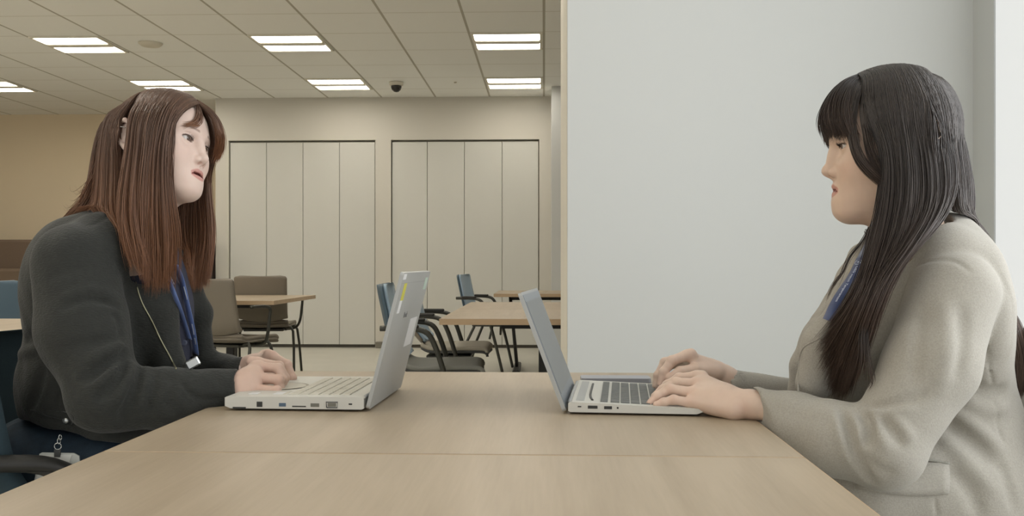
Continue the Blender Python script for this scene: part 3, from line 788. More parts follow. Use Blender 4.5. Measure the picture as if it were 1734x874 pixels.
    for s in (-1, 1):
        d2 = ((x-s*.043)/.022)**2+((y-.068)/.03)**2+((z+.034)/.018)**2
        b_ = np.exp(-d2)[:, None]*.30
        tint = tint*(1-b_)+tint*np.array([1.02, .80, .78])*b_
        # eyebrow: band of hair colour
        t = np.clip((x*s-.013)/.040, 0, 1); zc = .0185+.0045*np.sin(t*2.6)-.004*t; hh = .0034*(1-t*.55)
        br = smoothstep(1.1, .5, np.abs(z-zc)/hh)*smoothstep(.011, .016, x*s)*smoothstep(.055, .048, x*s)*(y > .05)
        tint = tint*(1-.62*br[:, None])+np.array([.22, .15, .12])*(.62*br)[:, None]
        # lid line (lash root)
    for s in (-1, 1):
        t = (x-s*EYE[0])/.0140; hh = lid*np.sqrt(np.clip(1-np.abs(t)**2.2, 0, 1))+.0008
        zc = EYE[2]-.0007+.0011*s*t
        dz = (z-zc)-hh
        ln = smoothstep(.0017, .0005, np.abs(dz-.0004))*(np.abs(t) < 1.08)*(y > .07)
        tint = tint*(1-.85*ln[:, None])+np.array([.10, .07, .06])*(.85*ln)[:, None]
        ln = smoothstep(.0012, .0004, np.abs((z-zc)+hh+.0002))*(np.abs(t) < 1.0)*(y > .07)
        tint = tint*(1-.35*ln[:, None])+np.array([.35, .2, .18])*(.35*ln)[:, None]
    return f, v, q, tint
def eye_mesh(look=0.0, sides=(-1, 1)):
    # both eyeballs as one mesh with a tinted iris, in the head frame
    parts = []
    nu, nv = 40, 28; r = .0119
    for s in sides:
        vs = []; 
        th = np.linspace(0, PI, nv); ph = np.linspace(0, 2*PI, nu, endpoint=False)
        T, Pp = np.meshgrid(th, ph, indexing='ij')
        d = np.stack([np.sin(T)*np.cos(Pp), np.cos(T), np.sin(T)*np.sin(Pp)], -1).reshape(-1, 3)   # pole forward (+y)
        ang = T.ravel(); rr = r+.0009*np.exp(-(ang/.42)**2)
        v = d*rr[:, None]
        ca, sa = math.cos(look), math.sin(look); v = np.stack([v[:, 0]*ca+v[:, 1]*sa, -v[:, 0]*sa+v[:, 1]*ca, v[:, 2]], 1)
        v += np.array((s*EYE[0], EYE[1], EYE[2]))
        c = np.tile(np.array([.66, .62, .60]), (len(v), 1)); ir = smoothstep(.58, .54, ang)[:, None]; pu = smoothstep(.24, .20, ang)[:, None]; rim = (smoothstep(.44, .54, ang)[:, None])*ir
        c = c*(1-ir)+np.array([.10, .055, .035])*ir; c *= (1-.6*rim); c = c*(1-pu)+.008*pu
        i = np.arange(nv-1)[:, None]; j = np.arange(nu)[None, :]
        q = np.stack(np.broadcast_arrays(i*nu+j, i*nu+(j+1) % nu, (i+1)*nu+(j+1) % nu, (i+1)*nu+j), -1).reshape(-1, 4)
        parts.append((v, q, c))
    return cat_mesh(parts)
def lash_mb(lM, sides=(-1, 1), lid=.0041):
    b = MB()
    rnd = random.Random(5)
    for s in sides:
        for i in range(26):
            t = -1+2*i/25.0; x = s*EYE[0]+t*.0132
            hh = lid*math.sqrt(max(0.0, 1-abs(t)**2.2)); z = EYE[2]-.0007+.0011*s*t+hh+.0002; y = EYE[1]+math.sqrt(max(1e-6, .0131**2-(t*.0128)**2*.8-(z-EYE[2])**2))+.0002
            L = .0055+.002*rnd.random(); out = t*.25
            b.tube([(x, y, z), (x+out*L*.5, y+L*.6, z+L*.05), (x+out*L, y+L*.95, z+L*.5)], [.00022, .00018, .00006], 4, 2)
    b.v = [tuple(lM(np.array([v]))[0]) for v in b.v]
    return b
def headframe(origin, fwd, up):
    fwd = np.array(fwd, float); fwd /= np.linalg.norm(fwd); up = np.array(up, float); up -= fwd*(up@fwd); up /= np.linalg.norm(up)
    x = np.cross(fwd, up); R = np.stack([x, fwd, up], 1); o = np.array(origin, float)
    return (lambda v: v@R.T+o), (lambda p: (p-o)@R), R

M_skinL = mat('fair_skin', srgb(222, 190, 174), .48, spec=.35, attr='tint')
def skin_mat(name, col, sss=.10):
    m = bpy.data.materials.new(name); m.use_nodes = True; nt = m.node_tree; N = nt.nodes; L = nt.links; b = N['Principled BSDF']
    a = N.new('ShaderNodeAttribute'); a.attribute_name = 'tint'
    mx = N.new('ShaderNodeMix'); mx.data_type = 'RGBA'; mx.blend_type = 'MULTIPLY'; mx.inputs[0].default_value = 1; mx.inputs[6].default_value = col
    L.new(a.outputs['Color'], mx.inputs[7])
    n = N.new('ShaderNodeTexNoise'); n.inputs['Scale'].default_value = 60; n.inputs['Detail'].default_value = 3
    r = N.new('ShaderNodeMapRange'); r.inputs[3].default_value = .96; r.inputs[4].default_value = 1.04; L.new(n.outputs[0], r.inputs[0])
    m2 = N.new('ShaderNodeMix'); m2.data_type = 'RGBA'; m2.blend_type = 'MULTIPLY'; m2.inputs[0].default_value = 1
    L.new(mx.outputs[2], m2.inputs[6]); L.new(r.outputs[0], m2.inputs[7]); L.new(m2.outputs[2], b.inputs['Base Color'])
    b.inputs['Roughness'].default_value = .45; b.inputs['Specular IOR Level'].default_value = .35
    b.inputs['Subsurface Weight'].default_value = sss; b.inputs['Subsurface Radius'].default_value = (.6, .25, .15); b.inputs['Subsurface Scale'].default_value = .01
    return m
SKIN_L = skin_mat('fair_skin', srgb(222, 197, 184)); SKIN_R = skin_mat('light_skin', srgb(216, 188, 168))
M_eye = mat('eye_surface', (.8, .8, .8, 1), .12, spec=.6, attr='tint', coat=.5)

# ---------------------------------------------------------------- hair: strands interpolated between guide polylines
def resample(pl, n):
    pl = np.array(pl, float); q, _ = spline([Vector(p) for p in pl], [0]*len(pl), 8); q = np.array([list(x) for x in q])
    s = np.concatenate([[0], np.cumsum(np.linalg.norm(np.diff(q, axis=0), axis=1))]); s /= s[-1]
    t = np.linspace(0, 1, n); return np.stack([np.interp(t, s, q[:, i]) for i in range(3)], 1)
def strands(guides, n, npt=30, thick=.012, seed=0, rad=.0004, clump=.004, col=(.1, .06, .04), colv=.25, tipcol=None, flds=(), lenv=.08, off=.004, wav=.0, nd=(0, -1, 0), ux=None, rootk=.25, tipk=.35, parent_off=0):
    rs = np.random.RandomState(seed)
    G = np.stack([resample(g, npt) for g in guides])            # K,npt,3
    K = len(G); u = rs.rand(n)*(K-1) if ux is None else ux(rs, n)*(K-1); i = np.clip(u.astype(int), 0, K-2); f = (u-i)[:, None, None]
    # smooth interpolation across guides
    i0 = np.clip(i-1, 0, K-1); i3 = np.clip(i+2, 0, K-1)
    p = .5*((2*G[i])+(G[i+1]-G[i0])*f+(2*G[i0]-5*G[i]+4*G[i+1]-G[i3])*f*f+(G[i]*3-G[i0]-3*G[i+1]+G[i3])*f**3)
    t = np.linspace(0, 1, npt)[None, :, None]
    # clumps share an offset towards the tips
    nc = max(4, n//22); cid = (u/(K-1)*nc).astype(int) + 0; co = rs.randn(nc+1, 3)*clump
    p = p+co[cid][:, None, :]*(t**1.3)
    nd = np.array(nd, float); nd /= np.linalg.norm(nd)
    prof = np.minimum(1, rootk+t*2.2)*np.clip((1-t)/tipk+.25, 0, 1)
    p = p+nd*(thick*rs.rand(n)[:, None, None])*prof
    p = p+rs.randn(n, 1, 3)*.0016*(.4+t)
    if wav: 
        ph = rs.rand(n, 1, 1)*6.28; ax_ = rs.randn(n, 1, 3); p = p+ax_*np.sin(t*(7+rs.rand(n, 1, 1)*6)+ph)*wav*t
    # length variation: cut the tip
    L = 1-lenv*rs.rand(n)**1.5*1.5
    tt = np.linspace(0, 1, npt)[None, :]*L[:, None]*(npt-1); k = np.clip(tt.astype(int), 0, npt-2); fr = (tt-k)[..., None]
    ii = np.arange(n)[:, None]; p = p[ii, k]*(1-fr)+p[ii, k+1]*fr
    sh = p.shape; pp = p.reshape(-1, 3)
    offs = (off+.0*pp[:, 0])
    lay = np.repeat(rs.rand(n)*thick*.5, npt)
    for fl in flds:
        for _ in range(3):
            d = fl.samp(pp); o_ = off+lay; m = d < o_
            if m.any(): pp[m] += fl.grad(pp[m])*np.minimum(o_[m]-d[m], .02)[:, None]
    p = pp.reshape(sh)
    # smooth along the strand
    for _ in range(2): p[:, 1:-1] = .25*p[:, :-2]+.5*p[:, 1:-1]+.25*p[:, 2:]
    T = np.gradient(p, axis=1); T /= np.linalg.norm(T, axis=2, keepdims=True)+1e-9
    ref = np.array([0.13, 1, .07]); A = np.cross(T, ref); A /= np.linalg.norm(A, axis=2, keepdims=True)+1e-9; B = np.cross(T, A)
    tt = np.linspace(0, 1, npt)[None, :, None]; r = rad*(.7+.6*rs.rand(n, 1, 1))*np.clip((1-tt)*6, .12, 1)
    ring = [p+(A*math.cos(a)*1.5+B*math.sin(a))*r for a in (0, 2*PI/3, 4*PI/3)]
    V = np.stack(ring, 2).reshape(-1, 3)      # n,npt,3sides
    base = (np.arange(n)[:, None, None]*npt+np.arange(npt-1)[None, :, None])*3
    s = np.arange(3)[None, None, :]
    q = np.stack([base+s, base+(s+1) % 3, base+3+(s+1) % 3, base+3+s], -1).reshape(-1, 4)
    c = np.array(col)*(1+colv*(rs.rand(n, 1)*2-1))*np.where(rs.rand(n, 1) < .12, 1.5, 1)
    C = np.repeat(c[:, None, :], npt, 1)
    if tipcol is not None:
        k_ = np.clip((tt-.35)/.65, 0, 1)**1.2; C = C*(1-k_)+np.array(tipcol)*(1+colv*(rs.rand(n, 1, 1)*2-1))*k_
    C = np.repeat(C.reshape(-1, 3), 3, 0)
    return V, q, C
def hair_mat(name, rough=.42):
    m = mat(name, (.1, .06, .04, 1), rough, spec=.45, attr='tint'); return m
def scalp_cap(toP, thick, cut, m=.0):
    pass

def hand_field(lo, hi, pts, h=.0011): return Fld(np.min(pts, 0)-.03, np.max(pts, 0)+.03, h)
def build_hand(wrist, wr, mcps, fingers, thumb, palm_r=.011, back=None):
    # wrist: (point, radius) list of the fore arm to the wrist; mcps: four knuckle points; fingers: joint lists from the knuckle; thumb joint list
    allp = [np.array(q) for q in wrist]+[np.array(q) for fg in fingers for q in fg]+[np.array(q) for q in thumb]
    f = hand_field(None, None, allp)
    chain(f, wrist, wr, .01)
    W_ = np.array(wrist[-1]); n = len(mcps)
    for i, m in enumerate(mcps):
        m = np.array(m); e = W_+(m-W_)*.12+(np.array(mcps[i])-np.array(mcps[1]))*.35
        f.op(rcone(e, m, .0155, .0095), .012)
    for i in range(n-1):
        a = (np.array(mcps[i])+np.array(mcps[i+1]))/2
        e = W_+(a-W_)*.3
        f.op(rcone(e, a-(a-W_)*.12, .0155, .0085), .010)
    for i, fg in enumerate(fingers):
        r0 = (.0092, .0088, .0092, .0078)[i] if n == 4 else .009
        rr = [r0*1.06, r0*.98, r0*.86, r0*.70][:len(fg)]
        if len(fg) == 3: rr = [r0*1.06, r0*.95, r0*.75]
        g = Fld(np.min(fg, 0)-.022, np.max(fg, 0)+.022, f.h); chain(g, fg, rr, .002)
        for j in range(1, len(fg)-1): g.op(ell(fg[j], [rr[j]*1.03]*3), .003)
        # blend only at the root so the fingers stay separate
        f.a = np.minimum(f.a, .2); gi = np.round((g.lo-f.lo)/f.h).astype(int)
        g = Fld(f.lo+gi*f.h, f.lo+gi*f.h+(g.n-1)*f.h, f.h); chain(g, fg, rr, .0035)
        for j in range(1, len(fg)-1): g.op(ell(fg[j], [rr[j]*1.03]*3), .003)
        i0 = np.maximum(gi, 0); i1 = np.minimum(gi+g.n, f.n); A = tuple(slice(a_, b_) for a_, b_ in zip(i0, i1)); B = tuple(slice(a_, b_) for a_, b_ in zip(i0-gi, i1-gi))
        kk = .0010; aa = f.a[A]; dd = g.a[B]; hh = np.maximum(kk-np.abs(aa-dd), 0)/kk; f.a[A] = np.minimum(aa, dd)-hh*hh*kk*.25
        a = np.array(fg[0]); b_ = np.array(fg[1]); f.op(rcone(a-(b_-a)*.3, a+(b_-a)*.02, r0*1.1, r0*1.02), .006)
    rt = [.0150, .0118, .0100, .0080][:len(thumb)]
    chain(f, thumb[:2], rt[:2], .012); chain(f, thumb[1:], rt[1:], .0035)
    return f
def hand_tint(v, tips, knuck, base=(1, 1, 1)):
    t = np.ones((len(v), 3))*np.array(base)
    for k in knuck:
        w_ = np.exp(-((v-np.array(k))**2).sum(1)/(.010**2))[:, None]*.22; t = t*(1-w_)+t*np.array([1.02, .78, .74])*w_
    for k in tips:
        w_ = np.exp(-((v-np.array(k))**2).sum(1)/(.012**2))[:, None]*.25; t = t*(1-w_)+t*np.array([1.0, .74, .70])*w_
    return t
def hit(fl, px, py, d0=1.2, d1=2.4, off=0.0):
    ds = np.arange(d0, d1, .0015); pts = np.stack([P(px, py, d) for d in ds]); v = fl.samp(pts)
    i = np.argmax(v < 0)
    if not (v < 0).any(): i = int(np.argmin(v))
    return pts[i]+fl.grad(pts[i:i+1])[0]*off
def plane(o, n, lo, hi):
    o = np.array(o, float); n = np.array(n, float); n /= np.linalg.norm(n)
    return (lambda X, Y, Z: -((X-o[0])*n[0]+(Y-o[1])*n[1]+(Z-o[2])*n[2])), np.array(lo), np.array(hi)   # removes the side n points to
def person_root(name, r, d, lab):
    q = toW((r, d, 0)); t = empty(name, (q.x, q.y, 0), YAW, lab, 'person'); return t, np.array((r, d, 0.))
def coarse_body(parts, h=.007):
    allp = np.array([q for pr in parts for q in pr[0]]); f = Fld(allp.min(0)-.16, allp.max(0)+.16, h)
    for pr in parts: chain(f, pr[0], pr[1], .04, pr[2] if len(pr) > 2 else None)
    return f

def surf(fl, pts, off=.001, n=8, d0=1.2, d1=2.4):
    q, _ = spline([Vector((x, y, 0)) for x, y in pts], [0]*len(pts), n)
    r = np.array([hit(fl, a.x, a.y, d0, d1, off) for a in q])
    for _ in range(2): r[1:-1] = .25*r[:-2]+.5*r[1:-1]+.25*r[2:]
    return r
# ================================================================ woman in black, left
p = P
root, ro = person_root('person', -.96, 1.86, 'seated woman with long brown hair in a black jacket and blue lanyard, typing')
loc = lambda v: v-ro
yw = math.radians(14); rl = math.radians(13.5)
fwd = np.array((math.cos(yw), -math.sin(yw), .03)); upv = np.array((math.sin(yw)*math.sin(rl), math.cos(yw)*math.sin(rl), math.cos(rl)))
eyem = p(325.5, 243.5, 1.80)
fl_, hv, hq, ht = head_mesh(.0040, lid=.0038)
HS = .965
o_ = eyem-fwd/np.linalg.norm(fwd)*.0745*HS
toP0, toH0, RH_ = headframe(o_, fwd, upv)
toP = lambda v: toP0(np.atleast_2d(v)*HS); hp = lambda *a: toP0(np.array(a)[None]*HS)[0]
class HeadFld:                     # the head field seen from the camera frame
    def samp(s, q): return fl_.samp(toH0(q)/HS)*HS
    def grad(s, q): return fl_.grad(toH0(q)/HS)@RH_.T
HF = HeadFld()
# ---- jacket
J = Fld((-1.12, 1.50, .52), (-.42, 2.22, 1.06), .0030)
J.op(ell(p(200, 520, 1.86), (.135, .17, .175)))
J.op(ell(p(165, 650, 1.86), (.140, .170, .165)), .06)
J.op(ell(p(225, 722, 1.80), (.105, .13, .065)), .04)
J.op(rcone(p(160, 428, 1.715), p(225, 415, 2.0), .058, .062), .06)
J.op(rcone(p(185, 412, 1.76), p(240, 392, 1.85), .045, .050), .05)
J.op(ell(p(120, 480, 1.80), (.08, .11, .12)), .06)
chain(J, [p(236, 440, 1.80), p(262, 520, 1.785), p(288, 620, 1.775)], [.030, .032, .030], .03)
chain(J, [p(312, 440, 1.92), p(337, 530, 1.925), p(347, 630, 1.92)], [.020, .022, .022], .02)
chain(J, [p(255, 440, 2.0), p(290, 640, 2.05), p(405, 632, 1.90)], [.06, .05, .034], .03)
J.op(ell(p(380, 617, 1.915), (.030, .03, .016)), .015)
# open front: cut between the lapels
chain(J, [p(276, 400, 1.86), p(300, 480, 1.845), p(318, 560, 1.835), p(330, 660, 1.83)], [.030, .028, .027, .026], .008, mode='s')
chain(J, [p(300, 400, 1.86), p(332, 480, 1.845), p(352, 560, 1.835), p(365, 660, 1.83)], [.034, .034, .034, .034], .008, mode='s')
J.op(plane(p(86, 732, 1.68), (-.16, 0, -1), (-1.15, 1.5, .5), (-.52, 2.2, .70)), .004, 's')
# neck hole and sleeves opening
J.op(rcone(hp(0, -.012, -.10), hp(0, -.03, -.235), .052, .056), .006, 's')
J.op(plane(p(404, 657, 1.70), (1, .05, .05), p(395, 700, 1.66), p(440, 610, 1.76)), .004, 's')
J.op(rcone(p(392, 658, 1.702), p(420, 656, 1.71), .029, .030), .002, 's')
J.op(plane(p(414, 630, 1.90), (1, -.2, .05), p(408, 660, 1.85), p(450, 590, 1.96)), .003, 's')
# folds
def fo(fl, pts, w_, a): fl.fold([hit(fl, x, y) for x, y in pts], w_, a)
for pts, w_, a in [
    ([(75, 620), (65, 660), (50, 700)], .010, .006), ([(45, 575), (70, 562), (95, 540)], .010, .010), ([(30, 600), (60, 590), (95, 572)], .009, -.008),
    ([(60, 700), (100, 712), (150, 725)], .005, .004), ([(50, 690), (90, 702), (140, 716)], .005, -.003),
    ([(110, 640), (100, 670), (95, 700)], .004, .003), ([(170, 720), (230, 722), (290, 700)], .012, .004),
    ([(222, 470), (226, 540), (236, 600)], .010, .004), ([(150, 385), (180, 368), (205, 372)], .005, .003)]: fo(J, pts, w_, a)
A_ = Fld.__new__(Fld); A_.__dict__.update(J.__dict__); A_.a = np.full_like(J.a, .2)
chain(A_, [p(128, 448, 1.690), p(140, 560, 1.66), p(178, 668, 1.625)], [.074, .074, .060], .02)
chain(A_, [p(180, 672, 1.625), p(290, 676, 1.655), p(402, 657, 1.705)], [.061, .051, .0360], .02)
for pts, w_, a in [
    ([(212, 596), (206, 603), (186, 616), (162, 634), (140, 646)], .0085, .016), ([(206, 586), (182, 596), (150, 612)], .008, -.012),
    ([(214, 612), (204, 636), (186, 660), (168, 676)], .008, .014), ([(200, 612), (184, 634), (164, 652)], .008, -.011),
    ([(238, 622), (230, 652), (214, 690), (206, 712)], .0085, .014), ([(224, 614), (216, 646), (198, 684)], .008, -.011),
    ([(262, 628), (260, 660), (250, 700)], .008, .007), ([(250, 620), (246, 655), (236, 700)], .007, -.007),
    ([(284, 634), (290, 660), (282, 700)], .009, .005), ([(300, 640), (330, 672), (390, 676)], .006, .004), ([(290, 650), (310, 684), (340, 700)], .008, -.003),
    ([(104, 524), (150, 508), (204, 522)], .007, .006), ([(100, 508), (150, 490), (200, 504)], .008, -.005), ([(190, 530), (200, 545), (206, 580)], .006, .005),
    ([(120, 590), (150, 582), (196, 574)], .010, .004), ([(86, 470), (110, 460), (150, 456)], .012, .003), ([(108, 600), (124, 650), (150, 690)], .010, .003)]: fo(A_, pts, w_, a)
J.join(A_, .007)
J.op(plane(p(404, 657, 1.70), (1, .05, .05), p(395, 700, 1.66), p(440, 610, 1.76)), .004, 's')
J.op(rcone(p(392, 658, 1.702), p(420, 656, 1.71), .029, .030), .002, 's')
J.noise(.0022, 45, 3); J.noise(.0010, 130, 4)
jv, jq = J.mesh()
M_jack = mat('black_crinkled_linen', srgb(47, 48, 45), .8, spec=.25, noise=(90, .10), bump=(160, .9, (1, 1, 3)), sheen=.12)
np_mesh('jacket', loc(jv), jq, M_jack, root)
# ---- shirt
Sh = Fld((-.90, 1.62, .55), (-.50, 2.05, 1.02), .004)
Sh.op(ell(p(215, 530, 1.86), (.128, .115, .16)))
Sh.op(ell(p(215, 640, 1.86), (.120, .105, .12)), .05)
Sh.op(rcone(hp(0, -.018, -.15), p(240, 450, 1.86), .050, .07), .03)
chain(Sh, [p(262, 412, 1.80), p(285, 440, 1.80), p(296, 452, 1.835)], [.013, .014, .010], .01)
Sh.op(rcone(hp(0, -.012, -.08), hp(0, -.026, -.21), .050, .051), .003, 's')
sv, sq = Sh.mesh()
M_shirt = mat('navy_shirt', srgb(52, 54, 70), .75, bump=(300, .3))
shirt = np_mesh('shirt', loc(sv), sq, M_shirt, root)
# ---- jeans with legs, shoes
T = Fld((-1.12, 1.62, .0), (-.30, 2.12, .72), .007)
T.op(ell(p(80, 800, 1.86), (.13, .17, .12)))
for dd, e in ((1.75, -.01), (1.97, .01)):
    a = p(90, 800, 1.86); chain(T, [(-.90, dd+.01, .56), (-.50, dd, .565)], [.088, .066], .04); chain(T, [(-.50, dd, .56), (-.46, dd, .12)], [.066, .045], .03)
T.noise(.003, 35, 8)
tv, tq = T.mesh()
M_jean = mat('dark_blue_denim', srgb(36, 52, 66), .85, noise=(40, .2), bump=(500, .4))
trousers = np_mesh('jeans', loc(tv), tq, M_jean, root)
for dd in (1.75, 1.97):
    f = Fld((-.56, dd-.07, -.01), (-.22, dd+.07, .16), .005); chain(f, [(-.47, dd, .045), (-.30, dd, .035)], [.040, .034], .02); f.op(rcone((-.465, dd, .05), (-.46, dd, .13), .042, .048), .02)
    f.op(plane((0, 0, .004), (0, 0, -1), (-.6, dd-.1, -.05), (-.2, dd+.1, .02)), 0, 's')
    a, c = f.mesh(); np_mesh('shoe', loc(a), c, M_blk, root)
# ---- hands
H1 = build_hand([p(375, 661, 1.70), p(398, 658, 1.705), p(408, 655, 1.705)], [.026, .027, .026],
    [p(441, 616, 1.762), p(440, 621, 1.740), p(438, 638, 1.716), p(434, 655, 1.698)],
    [[p(436, 614, 1.762), p(472, 620, 1.768), p(483, 640, 1.758), p(476, 660, 1.745)],
     [p(440, 621, 1.740), p(471, 624, 1.740), p(479, 642, 1.730), p(468, 660, 1.726)],
     [p(438, 640, 1.716), p(472, 643, 1.714), p(474, 657, 1.714), p(458, 664, 1.712)],
     [p(434, 658, 1.698), p(469, 661, 1.690), p(467, 668, 1.694), p(452, 669, 1.698)]],
    [p(418, 648, 1.74), p(440, 652, 1.765), p(460, 664, 1.77), p(475, 668, 1.765)])
H1.op(ell(p(422, 642, 1.718), (.016, .020, .018)), .02)
H2 = build_hand([p(400, 632, 1.905), p(420, 626, 1.905), p(428, 620, 1.90)], [.025, .025, .024],
    [p(462, 603, 1.865), p(460, 603, 1.89), p(455, 604, 1.912), p(448, 610, 1.93)],
    [[p(462, 604, 1.865), p(486, 618, 1.852), p(495, 640, 1.845), p(487, 653, 1.842)],
     [p(460, 603, 1.89), p(486, 617, 1.885), p(494, 640, 1.878), p(486, 655, 1.872)],
     [p(455, 604, 1.912), p(480, 617, 1.91), p(488, 638, 1.905), p(481, 652, 1.90)],
     [p(448, 610, 1.93), p(470, 622, 1.93), p(478, 638, 1.925), p(472, 650, 1.92)]],
    [p(438, 628, 1.87), p(455, 636, 1.845), p(470, 645, 1.835), p(482, 652, 1.83)])
v1, q1 = H1.mesh(); v2, q2 = H2.mesh()
t1 = hand_tint(v1, [p(478, 662, 1.73), p(460, 664, 1.706), p(454, 669, 1.692)], [p(449, 622, 1.735), p(448, 636, 1.712), p(444, 655, 1.695), p(474, 641, 1.70), p(472, 660, 1.68)], (.90, .83, .78))
t2 = hand_tint(v2, [p(487, 653, 1.842), p(486, 655, 1.872)], [p(462, 603, 1.865), p(486, 618, 1.852), p(495, 640, 1.845)], (.90, .83, .78))
# ---- rest of the body under the clothes
Bf = coarse_body([([hp(0, -.02, -.17), p(215, 470, 1.86), p(180, 640, 1.86), p(90, 790, 1.86)], [.045, .09, .09, .10]),
    ([p(200, 450, 1.86), p(140, 470, 1.72), p(180, 672, 1.62), p(390, 659, 1.70)], [.035, .036, .034, .026]),
    ([p(240, 450, 1.86), p(255, 460, 1.98), p(290, 640, 2.05), p(405, 630, 1.90)], [.06, .045, .038, .026]),
    ([(-.90, 1.76, .56), (-.50, 1.75, .565), (-.46, 1.75, .08)], [.07, .05, .035]), ([(-.90, 1.96, .56), (-.50, 1.97, .565), (-.46, 1.97, .08)], [.07, .05, .035])])
v3, q3 = Bf.mesh()
V, Q, C = cat_mesh([(toP(hv), hq, ht), (v1, q1, t1), (v2, q2, t2), (v3, q3, np.ones((len(v3), 3)))])
np_mesh('body', loc(V), Q, SKIN_L, root, C)
for sd in (-1, 1): ev, eq, ec = eye_mesh(-.02, (sd,)); np_mesh('eye', loc(toP(ev)), eq, M_eye, root, ec)
M_lash = mat('dark_lash', srgb(40, 30, 26), .7)
for sd in (-1, 1): lash_mb(lambda v: loc(toP(v)), (sd,), .0038).build('eyelashes', M_lash, root)
# ---- hair
def cap(name_k, off, front):
    c = Fld((-.10, -.11, -.10), (.10, .12, .14), .003)
    c.op(ell((0, .000, .027), (.0735+off, .085+off, .079+off))); c.op(ell((0, .030, .026), (.063+off, .057+off, .058+off)), .03)
    c.op(plane((0, front, .06), (0, 1, -.55), (-.1, -.05, -.1), (.1, .13, .14)), .01, 's')
    c.op(plane((0, -.02, -.055), (0, .3, -1), (-.1, -.11, -.1), (.1, .13, -.0)), .01, 's')
    return c
class CapFld:
    def __init__(s, c, tH, k, R): s.c = c; s.tH = tH; s.k = k; s.R = R
    def samp(s, q): return s.c.samp(s.tH(q)/s.k)*s.k+.0025
    def grad(s, q): return s.c.grad(s.tH(q)/s.k)@s.R.T
flds = (HF, J)
cL = (.120, .066, .043); tL_ = (.25, .110, .052)
hh = []
c_ = cap(0, .004, .050); cv, cq = c_.mesh(); flds = (HF, CapFld(c_, toH0, HS, RH_), J); hh.append((toP(cv), cq, np.tile(np.array(cL)*.55, (len(cv), 1))))
def S_(g, n, **k):
    kw = dict(col=cL, tipcol=tL_, flds=flds, off=.0035); kw.update(k); hh.append(strands(g, n, **kw))
near = [
    [hp(.004, .078, .078), p(306, 195, 1.765), p(290, 240, 1.75), p(290, 335, 1.74), p(296, 400, 1.755), p(288, 486, 1.76)],
    [hp(.003, .055, .100), p(290, 188, 1.75), p(274, 260, 1.735), p(272, 350, 1.73), p(273, 420, 1.74), p(268, 492, 1.74)],
    [hp(.002, .025, .110), p(262, 192, 1.745), p(250, 270, 1.728), p(244, 350, 1.72), p(247, 420, 1.72), p(250, 478, 1.72)],
    [hp(.002, .000, .110), p(238, 190, 1.75), p(228, 260, 1.73), p(218, 350, 1.71), p(222, 405, 1.70), p(236, 455, 1.70)],
    [hp(.002, -.012, .108), p(230, 186, 1.755), p(223, 245, 1.735), p(213, 330, 1.72), p(214, 385, 1.71), p(228, 440, 1.70)]]
S_(near, 5200, seed=1, thick=.016, nd=(0, -1, .1), clump=.008, lenv=.16)
near2 = [
    [hp(.001, -.012, .107), p(216, 187, 1.765), p(206, 240, 1.755), p(205, 300, 1.745), p(206, 370, 1.725), p(226, 440, 1.70)],
    [hp(0, -.035, .100), p(205, 186, 1.78), p(192, 250, 1.77), p(190, 320, 1.76), p(190, 375, 1.74), p(205, 410, 1.70)],
    [hp(-.002, -.055, .088), p(190, 192, 1.81), p(176, 260, 1.80), p(170, 330, 1.80), p(158, 368, 1.80), p(140, 400, 1.80)]]
S_(near2, 3000, seed=2, thick=.014, nd=(-.4, -1, .1))
back = [
    [hp(-.004, -.062, .082), p(184, 200, 1.84), p(170, 262, 1.84), p(160, 330, 1.85), p(125, 372, 1.87), p(66, 440, 1.93)],
    [hp(-.010, -.064, .080), p(182, 205, 1.88), p(168, 270, 1.90), p(158, 330, 1.91), p(120, 378, 1.94), p(60, 470, 1.98)],
    [hp(-.030, -.050, .085), p(195, 200, 1.93), p(185, 270, 1.96), p(180, 340, 1.97), p(150, 400, 1.99), p(90, 480, 2.02)]]
S_(back, 2400, seed=3, thick=.014, nd=(-1, 0, .1))
far = [
    [hp(-.004, .02, .110), hp(-.055, .005, .085), hp(-.085, .0, .02), p(262, 350, 1.95), p(285, 430, 1.92), p(292, 488, 1.86)],
    [hp(-.004, .05, .100), hp(-.055, .035, .080), hp(-.082, .035, .02), p(318, 350, 1.95), p(318, 430, 1.92), p(318, 492, 1.88)],
    [hp(-.006, .070, .090), hp(-.045, .065, .075), hp(-.078, .062, .02), p(341, 320, 1.94), p(349, 400, 1.92), p(338, 490, 1.90)],
    [hp(-.006, .080, .080), hp(-.040, .082, .065), hp(-.072, .080, .02), p(350, 300, 1.93), p(355, 390, 1.92), p(350, 482, 1.90)]]
S_(far, 2800, seed=4, thick=.012, nd=(.2, 1, 0))
fringe = [
    [hp(-.005, .070, .095), hp(-.025, .093, .075), hp(-.052, .098, .040), hp(-.068, .094, .010), hp(-.072, .085, -.018)],
    [hp(-.005, .075, .090), hp(-.018, .100, .068), hp(-.036, .110, .040), hp(-.050, .106, .014), hp(-.060, .096, -.004)],
    [hp(.0, .078, .085), hp(-.010, .102, .060), hp(-.022, .109, .036), hp(-.034, .107, .022), hp(-.046, .100, .014)]]
S_(fringe, 700, seed=5, thick=.007, npt=22, clump=.003, nd=(.6, -.6, .2), off=.003)
S_([[hp(.004, .076, .088), hp(.010, .095, .060), hp(.012, .101, .036), hp(.022, .098, .022), hp(.040, .085, .014)], [hp(.004, .074, .090), hp(.016, .090, .062), hp(.026, .094, .040), hp(.036, .088, .026), hp(.048, .078, .018)]], 46, seed=6, thick=.003, npt=20, clump=.004, off=.003, nd=(0, -1, 0))
